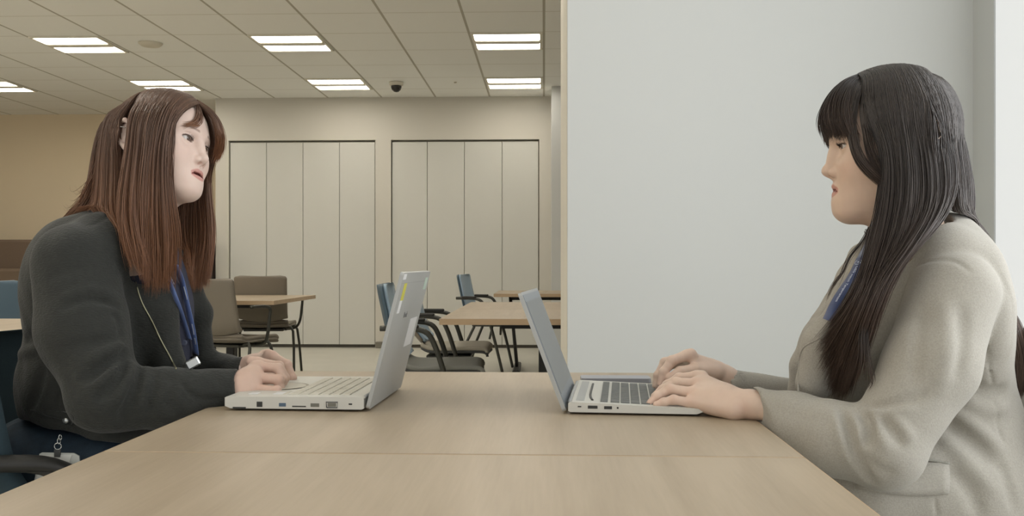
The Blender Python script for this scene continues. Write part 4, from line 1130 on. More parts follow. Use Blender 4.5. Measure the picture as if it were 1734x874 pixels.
S_([[hp(.02, .070, .085), hp(.050, .070, .045), hp(.058, .062, .0), hp(.056, .058, -.03), hp(.050, .064, -.062)], [hp(.02, .066, .088), hp(.052, .062, .045), hp(.062, .054, .0), hp(.061, .050, -.035), hp(.054, .052, -.07)]], 70, seed=7, thick=.003, npt=22, clump=.002, off=.003, nd=(0, -1, 0))
S_([[hp(0, -.055, .088), p(178, 220, 1.84), p(165, 290, 1.84), p(130, 320, 1.84), p(125, 300, 1.84)], [hp(0, -.055, .088), p(178, 220, 1.84), p(162, 300, 1.84), p(140, 340, 1.84), p(126, 330, 1.84)]], 60, seed=9, thick=.01, clump=.012, rad=.0004, wav=.006)
V, Q, C = cat_mesh(hh)
M_hairL = hair_mat('brown_hair', .40)
np_mesh('hair', loc(V), Q, M_hairL, root, C)
# ---- zip, lanyard, buttons, stud
M_zip = mat('brass_zip', srgb(150, 146, 120), .35, metal=.7)
b = MB(); b.tube([loc(q) for q in surf(J, ((226, 452), (230, 480), (240, 512), (258, 545), (272, 575), (287, 603), (298, 626)), .0012)], .0015, 6); b.build('zip', M_zip, root)
M_lan = mat('blue_lanyard_ribbon', srgb(104, 126, 180), .5, sheen=.2); M_lanw = mat('lanyard_white_print', srgb(205, 212, 228), .6)
def ribbon(pts, wd, side, th=.0009):
    b = MB(); q, _ = spline([Vector(x) for x in pts], [0]*len(pts), 6); n = len(q); vs = []
    for i in range(n):
        T_ = (q[min(i+1, n-1)]-q[max(i-1, 0)]).normalized(); s = Vector(side); s = (s-T_*s.dot(T_)).normalized(); nn = T_.cross(s)
        for a, c in ((-1, -1), (1, -1), (1, 1), (-1, 1)): vs.append(q[i]+s*a*wd/2+nn*c*th/2)
    fs = [(i*4+k, i*4+(k+1) % 4, i*4+4+(k+1) % 4, i*4+4+k) for i in range(n-1) for k in range(4)]+[(0, 1, 2, 3), tuple((n-1)*4+k for k in (3, 2, 1, 0))]
    b.add(vs, fs, True); return b
def onS(fl, x, y, o): return hit(fl, x, y, off=o)
class Both:
    def __init__(s, *f): s.f = f
    def samp(s, q): return np.min([f.samp(q) for f in s.f], 0)
    def grad(s, q): e = .004; g = np.stack([s.samp(q+np.eye(3)[i]*e)-s.samp(q-np.eye(3)[i]*e) for i in range(3)], 1); return g/(np.linalg.norm(g, axis=1, keepdims=True)+1e-9)
SJ = Both(Sh, J)
lan = empty('lanyard', tuple(loc(p(300, 540, 1.78))), 0); lan.parent = root; lc = loc(p(300, 540, 1.78))
ribbon([loc(onS(SJ, x, y, .006))-lc for x, y in ((268, 440), (280, 475), (294, 510), (307, 545), (316, 575))], .011, (1, -.5, .3)).build('strap', M_lan, lan)
ribbon([loc(onS(SJ, x, y, .009))-lc for x, y in ((292, 445), (302, 480), (311, 520), (319, 560), (324, 600))], .014, (1, -.6, .2)).build('strap', M_lan, lan)
for x0, y0, x1_, y1_ in ((276, 462, 286, 486), (296, 456, 303, 480), (303, 488, 309, 510), (316, 548, 319, 566), (320, 572, 323, 590)):
    ribbon([loc(onS(SJ, x0+(x1_-x0)*t, y0+(y1_-y0)*t, .0112))-lc for t in (0, .5, 1)], .003, (1, -.6, .2), .0006).build('print', M_lanw, lan)
M_clip = mat('silver_clip', srgb(186, 188, 186), .25, metal=.8)
a = loc(onS(SJ, 322, 604, .010))-lc; c = loc(onS(SJ, 325, 616, .012))-lc
ribbon([a, (a+c)/2, c], .013, (1, -.6, .2), .003).build('crimp', M_blk, lan)
c2 = loc(onS(SJ, 325, 626, .012))-lc
b = MB(); b.box((-.012, -.003, -.008), (.012, .003, .008), bev=.002, M=Matrix.Translation(Vector(c2)) @ Matrix.Rotation(-.5, 4, 'Y')); b.tube([c, c2], .003, 8); b.build('clip', M_clip, lan)
M_but = mat('shirt_button', srgb(86, 90, 108), .35)
for x, y in ((310, 581), (277, 452)):
    q = loc(onS(Sh, x, y, .002)); b = MB(); b.lathe([(0, 0), (.0062, 0), (.0065, .0012), (.0055, .0024), (.003, .0018), (0, .0018)], tuple(q), 16, M=Matrix.Rotation(math.radians(65), 4, 'X') @ Matrix.Rotation(0, 4, 'Z')); b.build('button', M_but, shirt)
q = loc(onS(J, 112, 711, .001)); b = MB(); b.lathe([(0, -.002), (.006, -.002), (.0065, .001), (.0045, .003), (0, .0034)], tuple(q), 20, M=Matrix.Rotation(math.radians(80), 4, 'X')); b.build('stud', M_clip, root)
b = MB(); b.tube([loc(q) for q in surf(J, ((52, 694), (84, 700), (108, 697), (124, 705), (121, 720), (112, 727)), .0004)], .0009, 5); b.build('hem_tab_seam', M_jack, root)
# lanyard print and ear
b = MB(); e = hp(.0735+.013, -.029, .010)
b.tube([loc(hp(.088, -.030, .006)), loc(hp(.091, -.022, .007)), loc(hp(.086, -.016, .006))], .0009, 6, 3); b.build('earring', M_clip, root)

# ---- ID card hanging at her hip (a thing she wears stays hers)
idc = empty('name_badge', tuple(loc(p(98, 770, 1.635)))); idc.parent = root; k0 = loc(p(98, 770, 1.635)); 
D_ = 1.635; pp = lambda x, y, d=D_: loc(p(x, y, d))-k0
M_trn = mat('clear_badge_plastic', srgb(190, 192, 186), .2, spec=.6); M_card = mat('white_card', srgb(206, 206, 200), .5)
b = MB()
for (cx, cy, rx, ry, tl_) in ((102, 741, 2.4, 4.5, 0), (100, 747, 2.6, 5, 1)):
    b.tube([pp(cx+rx*math.cos(a*PI/8), cy+ry*math.sin(a*PI/8), D_+.002*math.cos(a*PI/8+tl_)) for a in range(17)], .0009, 6)
b.tube([pp(98+6*math.cos(a*PI/8), 756+5.5*math.sin(a*PI/8)) for a in range(17)], .0011, 6); b.build('chain', M_clip, idc)
b = MB(); b.prism([tuple((pp(x, y)[0], pp(x, y)[2])) for x, y in ((92, 761), (103, 761), (102, 774), (92, 774))], 1, -.001, .001); b.build('tab', M_gry, idc)
def quad(pl, y0, y1): return [tuple((pp(x, y)[0], pp(x, y)[2])) for x, y in pl]
b = MB(); b.prism(quad([(66, 769), (70, 767), (124, 768), (133, 773), (134, 782), (118, 815), (56, 822)], 0, 0), 1, .0015, .0045); b.build('sleeve', M_trn, idc)
b = MB(); b.prism(quad([(72, 771), (121, 771), (108, 812), (60, 816)], 0, 0), 1, .0005, .0014); b.build('card', M_card, idc)
b = MB(); b.box((-.006, -.0003, -.001), (.006, .0006, .001), M=Matrix.Translation(Vector(pp(78, 805)))); b.build('card_print', M_gry, idc)

# ---- her chair
q = toW((-.825, 1.885, 0))
M_teal = mat('dark_teal_fabric', srgb(42, 60, 68), .85, noise=(300, .06))
ch = empty('armchair', (q.x, q.y, 0), YAW+math.radians(18), 'dark blue armchair the woman in black sits on, black armrest in front', 'chair')
bp = [(-.235, .47), (-.275, .55), (-.30, .66), (-.315, .76), (-.318, .805)]
shell(.5, bp, .03, rndw(.50, .52, .01, .14), lambda u: .16).build('backrest', M_teal, ch)
shell(.5, [(.24, .415), (.2, .435), (0, .44), (-.18, .44), (-.235, .475)], .04, rndw(.46, .46, .12, .01), lambda u: .012).build('seat', M_teal, ch)
for s in (-1, 1):
    b = MB(); b.tube([(.12, s*.25, .0), (.08, s*.26, .3), (.03, s*.268, .50), (-.03, s*.27, .575), (-.09, s*.27, .607), (-.25, s*.265, .610)], .012, 8, 4); b.build('arm', M_blk, ch)
    b = MB(); b.tube([(.005, s*.27, .578), (-.03, s*.27, .598), (-.09, s*.27, .612), (-.26, s*.268, .616)], [.010, .018, .023, .022], 12, 4, flat=.62); b.build('armrest', M_blk, ch)
    b = MB(); b.tube([(-.24, s*.24, 0), (-.16, s*.22, .3), (-.1, s*.18, .41)], .012, 8); b.build('leg', M_metal, ch)
b = MB(); b.box((-.12, -.2, .385), (.16, .2, .405), bev=.004); b.build('underframe', M_metal, ch)
# ================================================================ woman in grey, right
rootR, ro2 = person_root('person', .70, 1.62, 'seated woman with long dark hair and fringe in a grey knit blazer, typing')
loc2 = lambda v: v-ro2
yw = math.radians(11)
fwd = np.array((-math.cos(yw), math.sin(yw), -.06)); upv = np.array((-.04, .0, 1))
eyem = p(1433, 250.5, 1.545)
gl_, gv, gq, gt = head_mesh(.0025, lid=.0030)
HS2 = 1.05
o2 = eyem-fwd/np.linalg.norm(fwd)*.0745*HS2
tP2, tH2, RH2 = headframe(o2, fwd, upv)
toP2 = lambda v: tP2(np.atleast_2d(v)*HS2); hp = lambda *a: tP2(np.array(a)[None]*HS2)[0]
class HeadFld2:
    def samp(s, q): return gl_.samp(tH2(q)/HS2)*HS2
    def grad(s, q): return gl_.grad(tH2(q)/HS2)@RH2.T
HF2 = HeadFld2()
K = Fld((.28, 1.24, .50), (1.02, 2.02, 1.06), .0034)
K.op(ell(p(1548, 560, 1.62), (.135, .165, .175)))
K.op(ell(p(1455, 600, 1.63), (.095, .14, .095)), .05)
K.op(ell(p(1585, 740, 1.61), (.135, .165, .17)), .06)
K.op(ell(p(1595, 860, 1.60), (.145, .175, .12)), .06)
K.op(ell(p(1530, 835, 1.60), (.115, .165, .105)), .05)
chain(K, [(.72, 1.50, .585), (.57, 1.50, .590)], [.098, .095], .05)
K.op(rcone(p(1600, 440, 1.49), p(1560, 450, 1.78), .058, .062), .06)
K.op(rcone(p(1598, 412, 1.55), p(1570, 425, 1.62), .042, .045), .04)
K.op(ell(p(1640, 540, 1.52), (.055, .10, .13)), .05)
chain(K, [p(1500, 432, 1.535), p(1448, 500, 1.535), p(1398, 585, 1.55), p(1378, 650, 1.555)], [.022, .026, .032, .03], .03)
chain(K, [p(1490, 402, 1.655), p(1456, 432, 1.665), p(1437, 470, 1.67), p(1418, 515, 1.68), p(1382, 575, 1.69), p(1362, 620, 1.69), p(1355, 660, 1.70)], [.012, .016, .018, .019, .022, .023, .022], .015)
K.op(rcone(p(1612, 402, 1.55), p(1585, 410, 1.50), .026, .026), .03)
# opening between the lapels, neck
chain(K, [p(1480, 400, 1.62), p(1432, 480, 1.60), p(1392, 560, 1.61)], [.030, .028, .018], .010, mode='s')
K.op(rcone(p(1530, 480, 1.53), p(1560, 570, 1.50), .050, .05), .03)
K.op(rcone(hp(0, -.012, -.09), hp(0, -.034, -.215), .052, .060), .006, 's')
chain(K, [p(1508, 425, 1.525), p(1558, 398, 1.515), p(1608, 388, 1.55), p(1622, 396, 1.62), p(1600, 400, 1.70)], [.016, .017, .018, .018, .018], .012)
def fo2(fl, pts, w_, a): fl.fold([hit(fl, x, y, 1.15, 2.3) for x, y in pts], w_, a)
for pts, w_, a in [
    ([(1662, 560), (1672, 610), (1682, 660), (1684, 700)], .0028, .0035), ([(1686, 690), (1690, 725), (1700, 755)], .0028, .003),
    ([(1640, 650), (1670, 664), (1700, 660)], .011, .009), ([(1630, 676), (1665, 694), (1705, 690)], .012, -.007),
    ([(1606, 690), (1648, 720), (1696, 762)], .010, -.010), ([(1600, 712), (1640, 744), (1690, 790)], .011, .010),
    ([(1590, 740), (1636, 782), (1684, 834)], .011, -.008), ([(1600, 790), (1640, 830), (1660, 874)], .012, .007), ([(1690, 780), (1705, 820), (1718, 868)], .010, .005),
    ([(1352, 610), (1356, 560), (1380, 520)], .006, .002), ([(1418, 600), (1420, 660), (1425, 690)], .009, .006), ([(1450, 600), (1462, 650), (1460, 690)], .009, .006),
    ([(1582, 842), (1584, 858), (1586, 873)], .0025, .003)]: fo2(K, pts, w_, a)
Kt = Fld.__new__(Fld); Kt.__dict__.update(K.__dict__); Kt.a = K.a.copy()
# near arm
A_ = Fld.__new__(Fld); A_.__dict__.update(K.__dict__); A_.a = np.full_like(K.a, .2)
chain(A_, [p(1614, 496, 1.450), p(1576, 620, 1.415), p(1496, 758, 1.39)], [.0665, .066, .056], .02)
chain(A_, [p(1494, 764, 1.39), p(1410, 742, 1.43), p(1345, 716, 1.475), p(1281, 686, 1.515)], [.056, .053, .045, .0300], .02)
for pts, w_, a in [
    ([(1424, 692), (1437, 732), (1454, 780), (1478, 818)], .0075, .015), ([(1414, 700), (1424, 740), (1440, 785)], .008, -.007), ([(1434, 700), (1446, 735), (1462, 775)], .007, -.007),
    ([(1459, 700), (1472, 722), (1468, 752)], .0075, .014), ([(1446, 704), (1452, 726), (1456, 748)], .007, -.006), ([(1480, 702), (1486, 728), (1500, 760)], .007, -.007),
    ([(1496, 712), (1512, 732), (1526, 754)], .007, .007), ([(1510, 704), (1530, 724), (1544, 744)], .008, -.004),
    ([(1470, 690), (1500, 688), (1535, 680), (1570, 664)], .007, .007), ([(1476, 698), (1510, 698), (1545, 690)], .008, -.005),
    ([(1460, 770), (1490, 795), (1510, 800)], .009, .004), ([(1300, 684), (1350, 704), (1400, 712)], .012, .002),
    ([(1560, 520), (1552, 590), (1545, 650)], .012, .004), ([(1600, 510), (1602, 590), (1590, 670)], .013, -.005), ([(1628, 520), (1630, 580), (1616, 640)], .010, .005),
    ([(1545, 455), (1578, 441), (1618, 443), (1645, 464)], .0035, .0035)]: fo2(A_, pts, w_, a)
K.join(A_, .007)
# far arm
chain(K, [p(1500, 500, 1.80), p(1390, 690, 1.86), p(1238, 652, 1.755)], [.06, .048, .0295], .03)
K.op(plane(p(1280, 686, 1.515), (-1, -.1, -.12), p(1240, 730, 1.45), p(1285, 640, 1.58)), .003, 's')
K.op(rcone(p(1292, 688, 1.508), p(1262, 682, 1.53), .0240, .0250), .001, 's')
K.op(plane(p(1231, 648, 1.75), (-1, .05, -.1), p(1190, 700, 1.68), p(1236, 600, 1.82)), .003, 's')
K.op(rcone(p(1242, 652, 1.755), p(1215, 646, 1.75), .0235, .0245), .001, 's')
K.noise(.0012, 40, 5)
kv, kq = K.mesh()
def knit(name, c):
    m = mat(name, c, .92, spec=.15, sheen=.15); nt = m.node_tree; N = nt.nodes; L = nt.links; b = N['Principled BSDF']
    tc = N.new('ShaderNodeTexCoord')
    w1 = N.new('ShaderNodeTexWave'); w1.bands_direction = 'Z'; w1.inputs['Scale'].default_value = 190; w1.inputs['Distortion'].default_value = 1.2; w1.inputs['Detail'].default_value = 1
    L.new(tc.outputs['Object'], w1.inputs[0])
    n = N.new('ShaderNodeTexNoise'); n.inputs['Scale'].default_value = 420; n.inputs['Detail'].default_value = 3; L.new(tc.outputs['Object'], n.inputs[0])
    n2 = N.new('ShaderNodeTexNoise'); n2.inputs['Scale'].default_value = 900; L.new(tc.outputs['Object'], n2.inputs[0])
    ad = N.new('ShaderNodeMath'); ad.operation = 'MULTIPLY_ADD'; ad.inputs[1].default_value = .35; L.new(w1.outputs[1], ad.inputs[0]); L.new(n.outputs[0], ad.inputs[2])
    r = N.new('ShaderNodeMapRange'); r.inputs[1].default_value = .35; r.inputs[2].default_value = .95; r.inputs[3].default_value = .84; r.inputs[4].default_value = 1.12; L.new(ad.outputs[0], r.inputs[0])
    mx = N.new('ShaderNodeMix'); mx.data_type = 'RGBA'; mx.blend_type = 'MULTIPLY'; mx.inputs[0].default_value = 1; mx.inputs[6].default_value = c; L.new(r.outputs[0], mx.inputs[7]); L.new(mx.outputs[2], b.inputs['Base Color'])
    bp = N.new('ShaderNodeBump'); bp.inputs['Strength'].default_value = .5; bp.inputs['Distance'].default_value = .001; L.new(ad.outputs[0], bp.inputs['Height']); L.new(bp.outputs[0], b.inputs['Normal'])
    return m
M_knit = knit('grey_knit_wool', srgb(166, 161, 151))
blz = np_mesh('blazer', loc2(kv), kq, M_knit, rootR)
# inner top
I = Fld((.38, 1.42, .62), (.86, 1.86, 1.04), .004)
I.op(ell(p(1530, 560, 1.62), (.115, .13, .16))); I.op(ell(p(1462, 600, 1.63), (.085, .11, .09)), .05)
I.op(rcone(hp(0, -.02, -.16), p(1530, 470, 1.62), .050, .07), .03)
I.op(rcone(hp(0, -.012, -.08), hp(0, -.028, -.21), .050, .052), .003, 's')
iv, iq = I.mesh(); np_mesh('inner_top', loc2(iv), iq, mat('beige_knit_top', srgb(176, 166, 144), .9, bump=(300, .3)), rootR)
# trousers, shoes
T = Fld((-.02, 1.34, .0), (1.0, 1.90, .72), .007)
T.op(ell((.74, 1.62, .56), (.14, .17, .11)))
for dd in (1.50, 1.74):
    chain(T, [(.68, dd+.01, .56), (.30, dd, .565)], [.086, .064], .04); chain(T, [(.30, dd, .56), (.28, dd, .12)], [.062, .045], .03)
T.noise(.003, 35, 9); tv, tq = T.mesh()
np_mesh('trousers', loc2(tv), tq, mat('charcoal_trousers', srgb(70, 70, 72), .85), rootR)
for dd in (1.50, 1.74):
    f = Fld((.04, dd-.07, -.01), (.38, dd+.07, .16), .005); chain(f, [(.29, dd, .045), (.12, dd, .035)], [.040, .034], .02); f.op(rcone((.285, dd, .05), (.28, dd, .13), .042, .048), .02)
    f.op(plane((0, 0, .004), (0, 0, -1), (0, dd-.1, -.05), (.4, dd+.1, .02)), 0, 's')
    a, c = f.mesh(); np_mesh('shoe', loc2(a), c, M_blk, rootR)
# hands
G1 = build_hand([p(1310, 692, 1.50), p(1272, 685, 1.525), p(1255, 684, 1.533)], [.0225, .0225, .0235],
    [p(1180, 637, 1.625), p(1178, 648, 1.60), p(1172, 664, 1.578), p(1168, 680, 1.562)],
    [[p(1180, 638, 1.625), p(1150, 641, 1.640), p(1130, 652, 1.640), p(1116, 663, 1.635)],
     [p(1178, 650, 1.60), p(1145, 648, 1.615), p(1122, 660, 1.615), p(1108, 671, 1.610)],
     [p(1172, 666, 1.578), p(1134, 659, 1.588), p(1112, 672, 1.585), p(1101, 683, 1.580)],
     [p(1168, 682, 1.562), p(1141, 677, 1.565), p(1124, 681, 1.566), p(1111, 685, 1.566)]],
    [p(1238, 688, 1.575), p(1205, 684, 1.605), p(1180, 684, 1.628), p(1162, 682, 1.640)])
G1.op(ell(p(1218, 680, 1.560), (.028, .024, .022)), .02)
G2 = build_hand([p(1262, 656, 1.765), p(1228, 640, 1.752), p(1214, 632, 1.748)], [.0215, .0215, .022],
    [p(1163, 602, 1.712), p(1160, 603, 1.735), p(1158, 606, 1.757), p(1155, 611, 1.775)],
    [[p(1163, 602, 1.712), p(1138, 611, 1.700), p(1124, 630, 1.695), p(1119, 650, 1.692)],
     [p(1160, 603, 1.735), p(1126, 614, 1.735), p(1114, 636, 1.730), p(1110, 653, 1.727)],
     [p(1158, 606, 1.757), p(1126, 618, 1.760), p(1114, 638, 1.757), p(1110, 652, 1.755)],
     [p(1155, 611, 1.775), p(1130, 622, 1.780), p(1120, 640, 1.778), p(1116, 651, 1.776)]],
    [p(1205, 632, 1.725), p(1176, 627, 1.700), p(1152, 630, 1.690), p(1134, 641, 1.685)])
v1, q1 = G1.mesh(); v2, q2 = G2.mesh()
t1 = hand_tint(v1, [p(1101, 683, 1.58), p(1111, 685, 1.566), p(1108, 671, 1.61)], [p(1134, 659, 1.58), p(1141, 677, 1.56), p(1172, 664, 1.57), p(1168, 680, 1.556), p(1178, 648, 1.59), p(1260, 690, 1.51)], (1, 1.02, 1.05))
t2 = hand_tint(v2, [p(1119, 650, 1.692), p(1134, 641, 1.685)], [p(1163, 602, 1.712), p(1138, 611, 1.70), p(1176, 627, 1.70)], (1, 1.02, 1.05))
Bf = coarse_body([([hp(0, -.02, -.17), p(1555, 500, 1.62), p(1575, 680, 1.62), (.72, 1.62, .58)], [.045, .08, .08, .10]),
    ([p(1560, 480, 1.60), p(1605, 510, 1.47), p(1496, 765, 1.39), p(1290, 688, 1.512)], [.035, .036, .034, .0215]),
    ([p(1540, 470, 1.65), p(1520, 500, 1.78), p(1390, 690, 1.86), p(1245, 654, 1.757)], [.035, .036, .034, .021]),
    ([(.70, 1.52, .56), (.30, 1.50, .565), (.28, 1.50, .08)], [.07, .05, .035]), ([(.70, 1.72, .56), (.30, 1.74, .565), (.28, 1.74, .08)], [.07, .05, .035])])
v3, q3 = Bf.mesh()
V, Q, C = cat_mesh([(toP2(gv), gq, gt), (v1, q1, t1), (v2, q2, t2), (v3, q3, np.ones((len(v3), 3)))])
np_mesh('body', loc2(V), Q, SKIN_R, rootR, C)
for sd in (-1, 1): ev, eq, ec = eye_mesh(.06, (sd,)); np_mesh('eye', loc2(toP2(ev)), eq, M_eye, rootR, ec)
for sd in (-1, 1): lash_mb(lambda v: loc2(toP2(v)), (sd,), .0030).build('eyelashes', M_lash, rootR)
# ---- hair
hp_ = hp
def hp(x, y, z): return hp_(x*.98, y-.008*min(1, max(0, (y-.07)/.03)), z-.008*min(1, max(0, (z-.08)/.03)))
cR = (.038, .029, .024); tR_ = (.075, .046, .032)
hh = []; flds2 = (HF2, K)
c_ = cap(0, .008, .045); cv, cq = c_.mesh(); flds2 = (HF2, CapFld(c_, tH2, HS2, RH2), K); hh.append((toP2(cv), cq, np.tile(np.array(cR)*.6, (len(cv), 1))))
def R_(g, n, **k):
    kw = dict(col=cR, tipcol=tR_, flds=flds2, off=.004); kw.update(k); hh.append(strands(g, n, **kw))
# near side curtain, front to back
nearR = [
    [hp(-.006, .050, .116), hp(-.045, .050, .098), p(1470, 196, 1.475), p(1494, 262, 1.455), p(1490, 335, 1.452), p(1476, 410, 1.455), p(1450, 500, 1.45), p(1385, 585, 1.49)],
    [hp(-.005, .035, .121), hp(-.050, .032, .105), p(1488, 185, 1.468), p(1505, 260, 1.45), p(1506, 350, 1.445), p(1488, 430, 1.44), p(1456, 520, 1.43), p(1402, 650, 1.50)],
    [hp(-.004, .012, .125), hp(-.050, .010, .109), p(1520, 180, 1.462), p(1532, 260, 1.445), p(1532, 350, 1.435), p(1508, 425, 1.43), p(1466, 520, 1.42), p(1418, 672, 1.49)],
    [hp(-.003, -.012, .124), hp(-.050, -.014, .107), p(1552, 180, 1.464), p(1568, 260, 1.448), p(1572, 345, 1.44), p(1538, 410, 1.42), p(1484, 490, 1.42), p(1436, 650, 1.45)],
    [hp(-.002, -.035, .118), hp(-.045, -.042, .098), p(1585, 185, 1.472), p(1604, 250, 1.46), p(1606, 330, 1.455), p(1572, 388, 1.44), p(1512, 450, 1.425), p(1460, 560, 1.43)]]
R_(nearR, 7200, seed=21, thick=.018, clump=.006, nd=(.0, -1, .1), npt=34)
backR = [
    [hp(-.002, -.040, .116), hp(-.042, -.052, .092), p(1586, 190, 1.475), p(1605, 250, 1.465), p(1612, 320, 1.465), p(1616, 360, 1.50), p(1640, 400, 1.58), p(1668, 450, 1.66)],
    [hp(-.001, -.050, .112), hp(-.030, -.072, .082), p(1602, 195, 1.50), p(1622, 250, 1.50), p(1630, 320, 1.51), p(1634, 365, 1.55), p(1662, 410, 1.63), p(1694, 470, 1.70)],
    [hp(.004, -.055, .110), hp(.0, -.085, .076), p(1610, 200, 1.55), p(1628, 250, 1.55), p(1634, 320, 1.57), p(1638, 370, 1.61), p(1668, 420, 1.69), p(1700, 500, 1.76)],
    [hp(.010, -.050, .112), hp(.035, -.075, .080), p(1610, 200, 1.62), p(1622, 250, 1.63), p(1640, 320, 1.65), p(1640, 400, 1.70), p(1690, 560, 1.74), p(1716, 670, 1.74)]]
R_(backR, 3800, seed=22, thick=.008, nd=(1, -.2, .1), npt=34)
# long ends hanging behind her back
R_([[p(1664, 470, 1.72), p(1700, 540, 1.72), p(1712, 590, 1.71), p(1716, 640, 1.70), p(1708, 684, 1.70)], [p(1670, 470, 1.76), p(1712, 540, 1.75), p(1730, 590, 1.74), p(1732, 640, 1.73), p(1716, 682, 1.72)]], 700, seed=23, thick=.012, nd=(1, 0, 0), flds=(K,), npt=24, col=tR_, tipcol=(.13, .085, .06))
farR = [
    [hp(.006, .055, .108), hp(.055, .04, .09), hp(.085, .03, .03), p(1486, 350, 1.64), p(1480, 390, 1.62), p(1474, 420, 1.60), p(1466, 450, 1.60)],
    [hp(.005, .0, .125), hp(.055, .0, .10), hp(.088, .0, .03), p(1510, 380, 1.66), p(1495, 430, 1.62), p(1480, 470, 1.60), p(1466, 500, 1.60)],
    [hp(.004, -.05, .115), hp(.055, -.05, .09), hp(.080, -.05, .02), p(1590, 360, 1.70), p(1590, 420, 1.74), p(1600, 480, 1.80), p(1620, 560, 1.80)]]
R_(farR, 1800, seed=24, thick=.012, nd=(0, 1, 0))
# fringe: full bangs
fr = [
    [hp(-.012, .036, .121), hp(-.045, .060, .090), hp(-.062, .074, .055), hp(-.068, .074, .030), hp(-.070, .070, .014), hp(-.070, .064, .000)],
    [hp(-.004, .035, .122), hp(-.034, .062, .096), hp(-.052, .084, .062), hp(-.060, .088, .030), hp(-.062, .082, .016), hp(-.062, .078, .004)],
    [hp(-.003, .032, .123), hp(-.022, .064, .106), hp(-.036, .092, .072), hp(-.042, .103, .038), hp(-.043, .098, .020), hp(-.042, .094, .010)],
    [hp(.000, .030, .124), hp(.000, .066, .108), hp(-.004, .094, .078), hp(-.006, .110, .043), hp(-.006, .108, .026), hp(-.006, .104, .014)],
    [hp(.003, .032, .123), hp(.024, .064, .104), hp(.036, .090, .072), hp(.042, .101, .038), hp(.043, .096, .016), hp(.042, .090, .000)],
    [hp(.004, .035, .122), hp(.034, .062, .094), hp(.052, .082, .060), hp(.060, .086, .030), hp(.062, .080, .006), hp(.062, .076, -.012)]]
R_(fr, 3000, seed=25, thick=.010, npt=26, clump=.003, nd=(-1, -.2, .3), off=.003, lenv=.12)
# side lock sweeping across the temple and cheek
R_([[hp(-.012, .040, .118), hp(-.052, .066, .080), p(1437, 205, 1.488), p(1440, 240, 1.475), p(1452, 274, 1.465), p(1482, 302, 1.455), p(1508, 320, 1.45)],
    [hp(-.014, .034, .120), hp(-.056, .058, .083), p(1444, 202, 1.483), p(1447, 240, 1.470), p(1458, 272, 1.46), p(1486, 300, 1.453), p(1512, 320, 1.447)]], 600, seed=26, thick=.006, npt=28, clump=.003, off=.004, lenv=.12)
R_([[hp(-.014, .034, .120), hp(-.056, .056, .083), p(1458, 200, 1.48), p(1462, 245, 1.465), p(1478, 285, 1.458), p(1510, 326, 1.448)],
    [hp(-.014, .030, .121), hp(-.058, .050, .086), p(1470, 195, 1.478), p(1478, 245, 1.46), p(1492, 290, 1.452), p(1516, 330, 1.446)]], 130, seed=30, thick=.006, npt=28, clump=.004, off=.004, lenv=.2)
# stray hairs
R_([[p(1478, 370, 1.50), p(1462, 415, 1.50), p(1440, 450, 1.50), p(1420, 500, 1.50)], [p(1480, 370, 1.55), p(1455, 410, 1.55), p(1430, 440, 1.55), p(1405, 520, 1.56)]], 14, seed=27, thick=.01, rad=.0003, clump=.01)
R_([[p(1475, 520, 1.42), p(1470, 570, 1.41), p(1480, 620, 1.40), p(1495, 668, 1.39)], [p(1465, 520, 1.42), p(1455, 570, 1.41), p(1452, 610, 1.41), p(1440, 650, 1.42)]], 26, seed=28, thick=.004, rad=.0004, clump=.006)
V, Q, C = cat_mesh(hh)
np_mesh('hair', loc2(V), Q, hair_mat('dark_hair', .38), rootR, C)
# ---- lapels, seams, pocket flap
def strip(fl, pts, r, name, m, parent, L, off=.0):
    b = MB(); b.tube([L(q) for q in surf(fl, pts, off, d0=1.15, d1=2.3)], r, 6); return b.build(name, m, parent)
M_seam = knit('grey_knit_edge', srgb(150, 148, 138))
strip(K, ((1352, 664), (1353, 620), (1360, 590), (1385, 575), (1412, 556)), .0016, 'front_edge', M_knit, blz, loc2, .0003)
def flap():
    pts = [(1443, 790), (1500, 790), (1560, 786), (1606, 788), (1606, 836), (1570, 840), (1500, 836), (1452, 826)]
    b = MB(); nx, ny = 14, 5; vs = []
    for layer in (.0045, .001):
        for j in range(ny+1):
            for i in range(nx+1):
                u, v = i/nx, j/ny
                x = (1443+(1606-1443)*u)*(1-v)+(1450+(1606-1450)*u)*v; y = (788-3*u)*(1-v)+(828+10*math.sin(u*PI*.8)+2*u)*v
                vs.append(loc2(hit(Kt, x, y, 1.15, 2.3, off=layer)))
    n = (nx+1)*(ny+1); fs = []
    for j in range(ny):
        for i in range(nx):
            a = j*(nx+1)+i; fs += [(a, a+1, a+nx+2, a+nx+1), (n+a, n+a+nx+1, n+a+nx+2, n+a+1)]
    for i in range(nx): a = i; fs.append((a, n+a, n+a+1, a+1)); a = ny*(nx+1)+i; fs.append((a, a+1, n+a+1, n+a))
    for j in range(ny): a = j*(nx+1); fs.append((a, a+nx+1, n+a+nx+1, n+a)); a += nx; fs.append((a, n+a, n+a+nx+1, a+nx+1))
    b.add(vs, fs, True); return b.build('pocket_flap', M_knit, blz)
# the flap sits on the body, in front of it
flap()
strip(Kt, ((1446, 786), (1520, 783), (1560, 781), (1607, 786)), .0016, 'pocket_welt', M_seam, blz, loc2, .004)
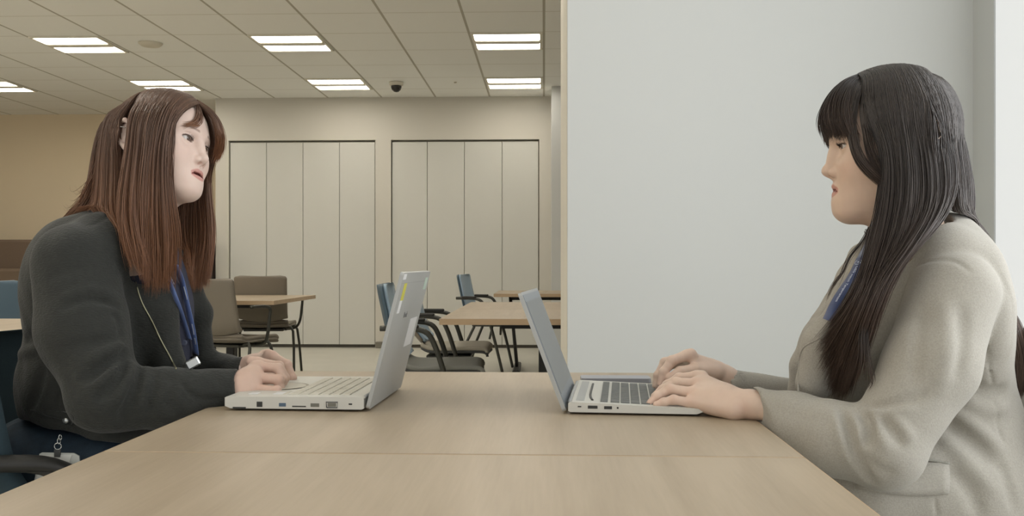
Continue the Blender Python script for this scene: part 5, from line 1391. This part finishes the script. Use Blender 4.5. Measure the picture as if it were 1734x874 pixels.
# ---- lanyard
IK = Both(I, K); lc2 = loc2(p(1437, 490, 1.55)); lan2 = empty('lanyard', tuple(lc2)); lan2.parent = rootR
M_lan2 = mat('dark_blue_lanyard_ribbon', srgb(60, 74, 114), .5, sheen=.2)
pts2 = [(1480, 412), (1464, 440), (1446, 470), (1423, 508), (1403, 545)]
rp_ = surf(IK, pts2, .007, d0=1.3, d1=2.0)
ribbon([loc2(q)-lc2 for q in rp_], .017, (1, -.9, .5), .001).build('strap', M_lan2, lan2)
def on_ribbon(t):   # centre, tangent and normal on the ribbon
    k = t*(len(rp_)-1); i = int(min(k, len(rp_)-2)); f_ = k-i; c = rp_[i]*(1-f_)+rp_[i+1]*f_; T_ = Vector(rp_[min(i+3, len(rp_)-1)]-rp_[max(i-2, 0)]).normalized()
    s = Vector((1, -.9, .5)); s = (s-T_*s.dot(T_)).normalized(); n = T_.cross(s)
    if n.y > 0: n = -n
    return Vector(loc2(c)-lc2), T_, n
def ribbon_text(name, body, size, t):
    c, T_, n = on_ribbon(t); y = n.cross(T_)
    M4 = Matrix(((T_.x, y.x, n.x, c.x+n.x*.0012), (T_.y, y.y, n.y, c.y+n.y*.0012), (T_.z, y.z, n.z, c.z+n.z*.0012), (0, 0, 0, 1)))
    txt(name, body, size, M_lanw, lan2, M4, .0001); return M4
ribbon_text('print', 'Lable watoh Tampuramom', .0062, .60)
M4 = ribbon_text('print', 'R', .0085, .335)
b = MB(); b.tube([M4 @ Vector((.0052*math.cos(a*PI/10), .0058*math.sin(a*PI/10), .0)) for a in range(-8, 9)], .0005, 5); b.build('crest', M_lanw, lan2)
# ---- dangling earring
b = MB()
for dx, dz in ((0, 0), (-4, 2), (4, 1), (2, 3)):
    b.tube([loc2(p(1480+dx, 368+dz*3, 1.475)), loc2(p(1478+dx, 382+dz*3, 1.475))], .0009, 6)
b.build('earring', M_clip, rootR)
# ---- her chair
q = toW((.70, 1.62, 0))
M_pale = mat('pale_grey_shell', srgb(196, 194, 188), .45)
ch = empty('armchair', (q.x, q.y, 0), YAW+PI-math.radians(4), 'pale grey shell chair the woman in grey sits on, at the right edge', 'chair')
bp = [(-.20, .47), (-.235, .55), (-.262, .66), (-.278, .78), (-.282, .83)]
shell(.5, bp, .014, rndw(.46, .48, .01, .14), lambda u: .05).build('back_shell', M_pale, ch)
shell(.5, [(.24, .42), (.2, .44), (0, .445), (-.15, .445), (-.2, .475)], .03, rndw(.46, .46, .12, .01), lambda u: .012).build('seat', M_pale, ch)
for s in (-1, 1):
    for x0, x1_ in ((.1, .2), (-.1, -.24)):
        b = MB(); b.tube([(x0, s*.17, .41), (x0*1.1, s*.235, .40), (x1_, s*.26, 0)], .011, 8, 3); b.build('leg', M_metal, ch)
b = MB(); b.box((-.12, -.19, .395), (.14, .19, .415), bev=.004); b.build('underframe', M_metal, ch)
